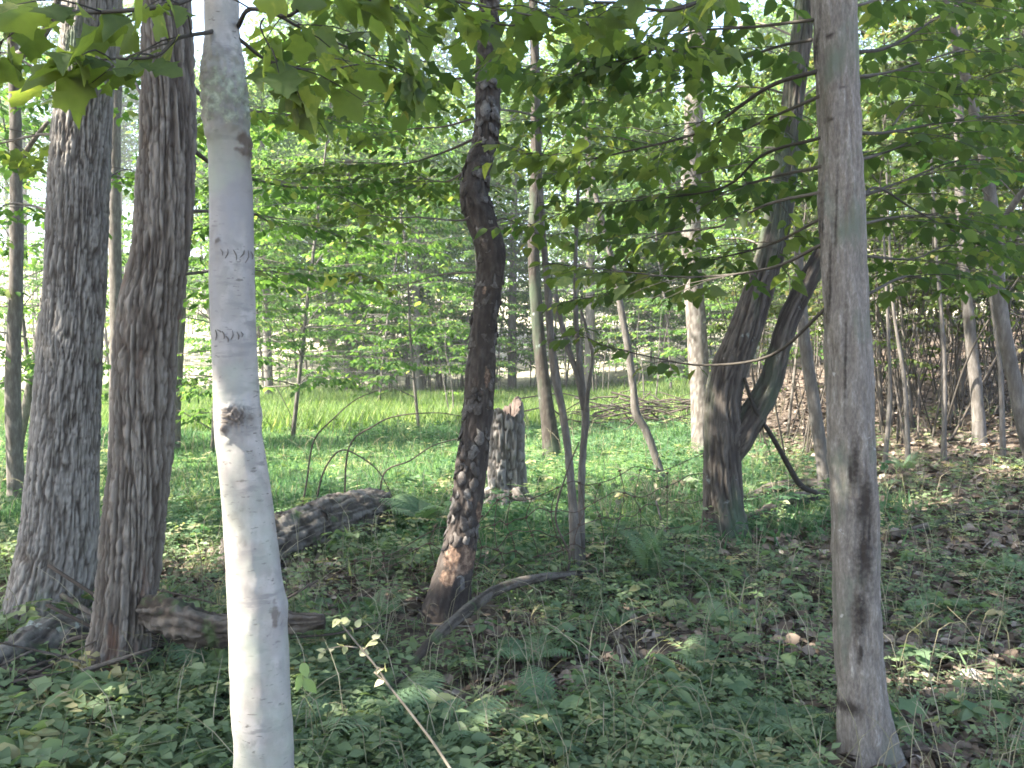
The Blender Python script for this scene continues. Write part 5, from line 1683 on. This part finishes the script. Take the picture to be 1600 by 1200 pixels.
# dark log passing behind the white trunk, its stub sticking out at right
d8 = 3.75
log('fallen_log', 'dark rotten log running behind the white trunk, its blunt end at right', [P(225, 958, d8 + .15), P(262, 962, d8 + .1), P(300, 975, d8 + .05), P(350, 982, d8), P(420, 970, d8), P(470, 972, d8), P(506, 970, d8)], [.062, .078, .068, .058, .042, .034, .030], 60, .010, 451, lump=.11, ridge=.016)
log('fallen_log', 'decayed lichen-covered log at the bottom left under the shaggy trunk', [on_ground(-60, 1130, .04), on_ground(20, 1085, .10), on_ground(80, 1050, .12), on_ground(150, 1030, .09), on_ground(190, 1010, .03)], [.13, .13, .125, .11, .08], 72, .012, 461, lump=.10, ridge=.02,
    mat=bark_mat('lichened_log', [(.2, (.028, .023, .019)), (.5, (.075, .064, .055)), (.75, (.16, .147, .13))], (30, 30, 30), hmix=.4, bump=1.0, moss=[((.26, .29, .26), 9, .62, .68, (1, 1, 1)), ((.05, .085, .03), 4, .56, .66, (1, 1, 1.4))]))
# curved fallen branch at the foot of the scaly tree
cb = [(612, 1100, .06), (655, 1078, .16), (698, 1052, .22), (740, 1018, .24), (780, 985, .23), (828, 960, .20), (880, 935, .15), (925, 912, .08)]
log('fallen_branch', 'long curved grey branch lying at the foot of the scaly tree', [on_ground(*q) for q in cb], [.014, .022, .028, .031, .030, .028, .022, .014], 24, .012, 471, cat='branch', lump=.02, ridge=.006)
# logs and dead wood behind the grey maple
log('fallen_log', 'thin log lying level just left of the grey maple', [on_ground(1165, 790, .05), on_ground(1215, 775, .09), on_ground(1300, 772, .1), on_ground(1370, 770, .06)], [.05, .06, .055, .045], 30, .03, 481)
log('fallen_log', 'mossy log slanting up the slope between the forked tree and the grey maple', [on_ground(1170, 825, .04), on_ground(1230, 800, .08), on_ground(1290, 782, .08)], [.06, .065, .05], 30, .03, 485)
log('dead_limb', 'dark dead limb leaning from the forked tree down to the log', [P(1163, 590, 7.1), P(1180, 640, 7.1), P(1205, 680, 7.2), P(1228, 720, 7.3), P(1250, 757, 7.4), P(1275, 770, 7.5)], [.012, .016, .02, .022, .024, .02], 14, .03, 487, cat='branch', lump=.02, ridge=.004, mat=M_DARKTWIG)
for (q, lab) in (([(1050, 940, .02), (1085, 925, .08), (1115, 908, .10)], 'short pale stick propped up below the sword fern'),
                 ([(1025, 830, .25), (1040, 862, .14), (1075, 890, .04), (1120, 905, .02)], 'grey stick leaning behind the sword fern'),
                 ([(1190, 1045, .02), (1230, 1042, .03), (1320, 1052, .02)], 'thin stick lying left of the grey maple'),
                 ([(1440, 1100, .03), (1530, 1100, .04), (1620, 1112, .03)], 'dark rotten branch on the litter at right'),
                 ([(1400, 1190, .02), (1450, 1192, .05), (1560, 1210, .02)], 'pale broken stick at the bottom right edge'),
                 ([(1400, 1120, .02), (1440, 1165, .05), (1480, 1215, .03)], 'mossy stick slanting out from the grey maple foot'),
                 ([(840, 1200, .03), (860, 1180, .06), (870, 1168, .08)], 'short dark stick at the bottom edge near centre'),
                 ([(1390, 845, .03), (1450, 835, .06), (1520, 815, .05), (1600, 812, .04)], 'rotten log half buried in litter on the right slope'),
                 ([(200, 1170, .02), (260, 1130, .10), (300, 1085, .02)], 'dead grass stalk arching beside the white trunk'),
                 ([(100, 1170, .02), (130, 1150, .06), (150, 1140, .08)], 'short grey stick in the herbs at bottom left')):
    pts = [on_ground(*p) for p in q]
    r0 = .035 if 'rotten' in lab else (.006 if 'stalk' in lab else .011)
    log('fallen_stick', lab, pts, np.linspace(r0 * .8, r0, len(pts)), 12, .02, 500 + len(lab), cat='stick', lump=.012, ridge=.003, mat=M_TWIG if 'pale' in lab or 'stalk' in lab else M_DEADWOOD, group='sticks on the forest floor')

# pale stone in the sunlit litter
g = on_ground(1512, 1062, 0)
n = 14
u, v = np.meshgrid(np.linspace(0, 2 * math.pi, 20, endpoint=False), np.linspace(-1.2, 1.5, n))
V = np.c_[(np.cos(u) * np.cos(v)).ravel() * .055, (np.sin(u) * np.cos(v)).ravel() * .04, np.sin(v).ravel() * .032 + .015]
V *= (1 + .5 * (fbm(V * 28, 601, 3) - .5))[:, None]
i = np.arange(n - 1)[:, None] * 20; j = np.arange(20)[None]; jn = (j + 1) % 20
Q = np.stack([i + j, i + jn, i + 20 + jn, i + 20 + j], -1).reshape(-1, 4)
o = link('stone', new_mesh('stone', V, [Q, A([[(n - 1) * 20 + a, (n - 1) * 20 + (a + 1) % 20, (n - 1) * 20 + (a + 2) % 20] for a in range(1)])], plain_mat('pale_stone', [(.3, (.30, .24, .20)), (.7, (.46, .39, .34))], 20, attr=False), None, None, True), None, g)
tag(o, 'pale pinkish stone in the sunlit litter right of the grey maple', 'stone')

# brush pile of dead twigs at the right of the clearing
g = on_ground(1000, 665)
bp_ = thing('brush_pile', 'low tangled pile of dead branches at the right of the clearing', 'brush pile', g)
for k in range(70):
    a = rng.normal() * .5 + (math.pi if rng.random() < .5 else 0)
    ln = .6 + 1.3 * rng.random()
    c = A([rng.normal() * 1.0, rng.normal() * .5, .10 + .4 * rng.random()])
    d = A([math.cos(a), math.sin(a) * .7, rng.normal() * .22]) * ln
    pts = [c - d * .5, c + rng.normal(size=3) * .12, c + d * .5 + A([0, 0, .08 * rng.random()])]
    for q in pts:
        q[2] = max(q[2], .02)
    V, Fc, _ = tube(pts, [.018 * (.4 + rng.random()), .012, .004], 5, n_per=3)
    part('stick', V, Fc, M_TWIG if k % 3 else M_DARKTWIG, bp_)

# pale dead weeds
for (px, py, n, h, lab) in ((1030, 790, 34, .42, 'sunlit clump of dead weeds at the foot of the curved sapling'), (1085, 812, 26, .34, 'pale dead weeds left of the forked tree foot'), (955, 815, 22, .34, 'pale dead weeds right of the forked sapling'), (315, 905, 30, .30, 'pale dry grass clump between the shaggy and white trunks'),
                            (1215, 790, 24, .26, 'pale dead grass beside the level log left of the grey maple'), (690, 780, 20, .30, 'pale dry weeds in the grass just left of the scaly trunk')):
    g = on_ground(px, py)
    t = thing('dead_weed_clump', lab, 'dead weeds', g, 'dead weeds')
    b = Bag()
    for k in range(n):
        a = rng.random() * 6.28; r0 = .22 * rng.random(); ln = h * (.5 + .7 * rng.random())
        p0 = A([math.cos(a) * r0, math.sin(a) * r0, -.01]); d = A([math.cos(a + rng.normal() * .8), math.sin(a + rng.normal() * .8), 0]) * ln * (.2 + .7 * rng.random())
        b.tube([p0, p0 + d * .4 + A([0, 0, ln * .6]), p0 + d + A([0, 0, ln * (.4 + .5 * rng.random())])], [.0032, .0028, .0012], 3, 3)
        if k % 2:
            V, T, r = expand(A([p0 + d * .7 + A([0, 0, ln * .6])]), A([d + A([0, 0, -.1])]), A([A([0, 0, 1.]) + rng.normal(size=3) * .6]), A([.05 + .04 * rng.random()]), SMALL)
            b.add(V, T, r)
    b.part('stalks', M_STALK, t)

# dark heap of broken branches round the feet of the rough left trunks
g = on_ground(255, 1040)
dh = thing('branch_heap', 'dark heap of broken branches between the shaggy and white trunks', 'branch heap', g)
for k in range(38):
    a = rng.normal() * .45 + (math.pi if rng.random() < .5 else 0)
    ln = .25 + .55 * rng.random()
    c = A([rng.normal() * .30, rng.normal() * .22, .03 + .16 * rng.random()])
    d = A([math.cos(a), math.sin(a) * .8, rng.normal() * .25]) * ln
    pts = [c - d * .5, c + rng.normal(size=3) * .03, c + d * .5]
    for q in pts:
        q[2] = max(q[2], .01)
    r0 = .006 + .016 * rng.random() ** 2
    V, Fc, info = tube(pts, [r0, r0 * .85, r0 * .4], 8, n_per=6, disp=log_disp(700 + k, .004, .02))
    part('stick', V, Fc, M_DEADWOOD if k % 3 else M_TWIG, dh, vattr={'h': np.r_[info['extra']['h'], 0, 0]})
g = on_ground(60, 1120)
dh = thing('branch_heap', 'dark tangle of dead sticks in front of the lichened log at bottom left', 'branch heap', g)
for k in range(26):
    a = rng.normal() * .6 + (math.pi if rng.random() < .5 else 0)
    ln = .25 + .5 * rng.random()
    c = A([rng.normal() * .28, rng.normal() * .18, .05 + .16 * rng.random()])
    d = A([math.cos(a), math.sin(a) * .8, rng.normal() * .3]) * ln
    pts = [c - d * .5, c + rng.normal(size=3) * .03, c + d * .5]
    for q in pts:
        q[2] = max(q[2], .01)
    r0 = .004 + .010 * rng.random() ** 2
    V, Fc, info = tube(pts, [r0, r0 * .85, r0 * .4], 7, n_per=5, disp=log_disp(750 + k, .003, .015))
    part('stick', V, Fc, M_DEADWOOD if k % 3 else M_TWIG, dh, vattr={'h': np.r_[info['extra']['h'], 0, 0]})

# arching bramble canes in the grass
for (q, lab) in (([(462, 840, 8.2), (478, 760, 8.2), (490, 690, 8.2), (520, 655, 8.2), (555, 625, 8.2), (590, 610, 8.2)], 'long arching brown cane rising from the hollow log'),
                 ([(487, 830, 8.3), (500, 755, 8.3), (515, 720, 8.3), (535, 703, 8.3), (560, 712, 8.3), (590, 735, 8.3), (610, 770, 8.3), (635, 825, 8.3)], 'bent cane bowing over back into the grass'),
                 ([(545, 700, 8.4), (585, 665, 8.4), (620, 650, 8.4), (680, 645, 8.4), (720, 650, 8.4)], 'thin cane reaching right toward the scaly trunk'),
                 ([(600, 740, 8.4), (640, 720, 8.4), (680, 695, 8.4), (740, 680, 8.4)], 'thin pale cane crossing the grass left of the scaly trunk'),
                 ([(456, 655, 17), (440, 620, 17), (410, 570, 17), (395, 545, 17)], 'dark bare stem leaning left behind the clearing'),
                 ([(890, 870, 5.9), (868, 810, 5.9), (885, 740, 5.9), (905, 690, 5.9)], 'dark thin cane leaning against the thin furrowed stem')):
    pts = [P(*p) for p in q]
    b = pts[0].copy(); b[2] = g1(b[0], b[1])
    if pts[0][2] - b[2] > .05:
        pts.insert(0, A([pts[0][0] - .05, pts[0][1], b[2] - .03]))
    t = thing('bramble_cane', lab, 'cane', b, 'bare canes in the clearing')
    V, Fc, _ = tube(pts, np.linspace(.010, .004, len(pts)), 7, n_per=6)
    part('stem', V, Fc, M_TWIG, t, b)

# old sagging wire fence crossing in front of the clearing
fpts = [(520, 900, 5.6), (610, 860, 5.7), (690, 830, 5.75), (760, 800, 5.8), (805, 778, 5.9), (880, 765, 6.0), (945, 748, 6.2), (1010, 735, 6.4), (1100, 712, 6.8)]
tops = [P(*q) for q in fpts]
fb = tops[3].copy(); fb[2] = g1(fb[0], fb[1])
fence = thing('wire_fence', 'old sagging woven-wire fence in front of the clearing', 'fence', fb)
tp = spline(A(tops), n_per=8)
rows = 4
rowsP = []
for k in range(rows):
    f = k / rows
    q = tp.copy()
    gz = G(q[:, 0], q[:, 1])
    q[:, 2] = gz + (q[:, 2] - gz) * (1 - f * .92) + .03 * np.sin(np.arange(len(q)) * .5 + k * 2) + .012 * rng.normal(size=len(q))
    rowsP.append(q)
    V, Fc, _ = tube(q[::2], np.full(len(q[::2]), .0034), 5, n_per=3)
    part('wire', V, Fc, M_WIRE, fence, fb)
for i in range(3, len(tp) - 2, 4):
    col = [rowsP[k][min(len(tp) - 1, max(0, i + int(rng.integers(-1, 2)) * (k % 2)))] for k in range(rows)]
    col.append(A([col[-1][0] + .03 * rng.normal(), col[-1][1], g1(col[-1][0], col[-1][1]) - .02]))
    V, Fc, _ = tube(col, np.full(len(col), .0030), 5, n_per=3)
    part('stay_wire', V, Fc, M_WIRE, fence, fb)
    for c in col[:rows]:
        b = Bag()
        b.tube([c - A([.012, 0, .004]), c, c + A([.012, 0, .004])], [.004, .009, .004], 6, 2)
        b.part('knot', M_WIRE, fence, fb)

# yellowish sprig leaning up from the bottom edge
sp = thing('pale_sprig', 'leaning twig with small pale yellow leaves in the foreground', 'twig', on_ground(705, 1290))
sbase = A(sp.location)
SD = 2.35
main = [P(720, 1240, SD), P(690, 1180, SD), (P(650, 1125, SD)), P(610, 1075, SD), P(585, 1050, SD)]
b = Bag(); b.tube([sbase] + main, [.0042, .0042, .004, .0036, .0032, .0028], 7, 5)
b.tube([P(612, 1078, SD), P(590, 1045, SD), P(570, 1020, SD), P(545, 990, SD), P(528, 968, SD)], [.0035, .003, .003, .0025, .0012], 6, 4)
for q in ([(560, 1012), (535, 1010), (512, 1014), (500, 1020)], [(567, 1018), (580, 1003), (588, 998)], [(585, 1040), (595, 1045), (602, 1044)]):
    b.tube([P(x, y, SD) for x, y in q], np.linspace(.002, .001, len(q)), 5, 3)
M_PALETWIG = plain_mat('pale_twig_bark', [(.2, (.13, .105, .078)), (.8, (.26, .22, .165))], 40, attr=False, bump=0)
b.part('stem', M_PALETWIG, sp, sbase)
PALE_L = [leaf_mesh('leaf', OVATE, M_PALE), leaf_mesh('leaf', OV2, M_PALE)]
lp = [(528, 962), (538, 975), (545, 982), (555, 985), (532, 972), (548, 965), (503, 1018), (512, 1016), (522, 1012), (532, 1008), (545, 1008), (585, 1000), (592, 1002), (560, 1018), (600, 1043), (608, 1048), (604, 1060), (592, 1046), (540, 992)]
pos = A([P(x + 3 * rng.normal(), y + 3 * rng.normal(), SD) for x, y in lp])
n = len(pos)
leaf_objects(PALE_L, sp, sbase, pos, unit(rng.random(n) * 6.28, rng.normal(size=n) * .5), A([0, -.5, .8]) + rng.normal(size=(n, 3)) * .4, .022 + .014 * rng.random(n))

# climbing seedling with two pale leaves in front of the white trunk edge
v0 = on_ground(500, 1170)
vt = thing('vine_sprig', 'thin vine with two pointed pale green leaves right of the white trunk', 'plant', v0)
b = Bag(); b.tube([v0, P(492, 1120, 2.6), P(478, 1090, 2.6), P(474, 1065, 2.6), P(472, 1035, 2.6)], [.002, .002, .0018, .0015, .001], 5, 5)
b.part('stem', M_SEEDSTEM, vt, v0)
pos = A([P(472, 1035, 2.6), P(470, 1052, 2.6), P(476, 1060, 2.6)])
M_LIGHT = leaf_mat('light_leaf', [(0, (.17, .26, .09)), (1, (.24, .32, .12))], by_object=True, tmix=.4)
leaf_objects([leaf_mesh('leaf', OVATE, M_LIGHT)], vt, v0, pos, A([[.2, -.1, -.5], [-.1, -.2, -.8], [.6, 0, -.9]]), A([[.3, -1, .3], [.6, -1, .2], [-.2, -1, .3]]), A([.05, .055, .06]))

# ------------------------------------------------------------------ a veil added over the whole place to imitate lens glare
hv = A([[x, y, z] for x in (-180, 180) for y in (-60, 480) for z in (-3, 42)], float)
hf = A([[0, 1, 3, 2], [4, 6, 7, 5], [0, 4, 5, 1], [2, 3, 7, 6], [0, 2, 6, 4], [1, 5, 7, 3]])
hm, nt, out = nodes('glare_veil')
pv = N_(nt, 'ShaderNodeVolumePrincipled')
pv.inputs['Color'].default_value = (.93, .96, 1.0, 1)
pv.inputs['Density'].default_value = GLARE_VEIL
pv.inputs['Anisotropy'].default_value = 0.2
nt.links.new(pv.outputs[0], out.inputs['Volume'])
hz = link('glare_veil', new_mesh('glare_veil', hv, hf, hm))
tag(hz, 'thin added veil over the wood standing in for lens glare', 'glare_veil', kind='stuff')

if __import__('os').environ.get('TRICOUNT'):
    print('TRIS', sum(sum(len(p.vertices) - 2 for p in me.polygons) for me in bpy.data.meshes))
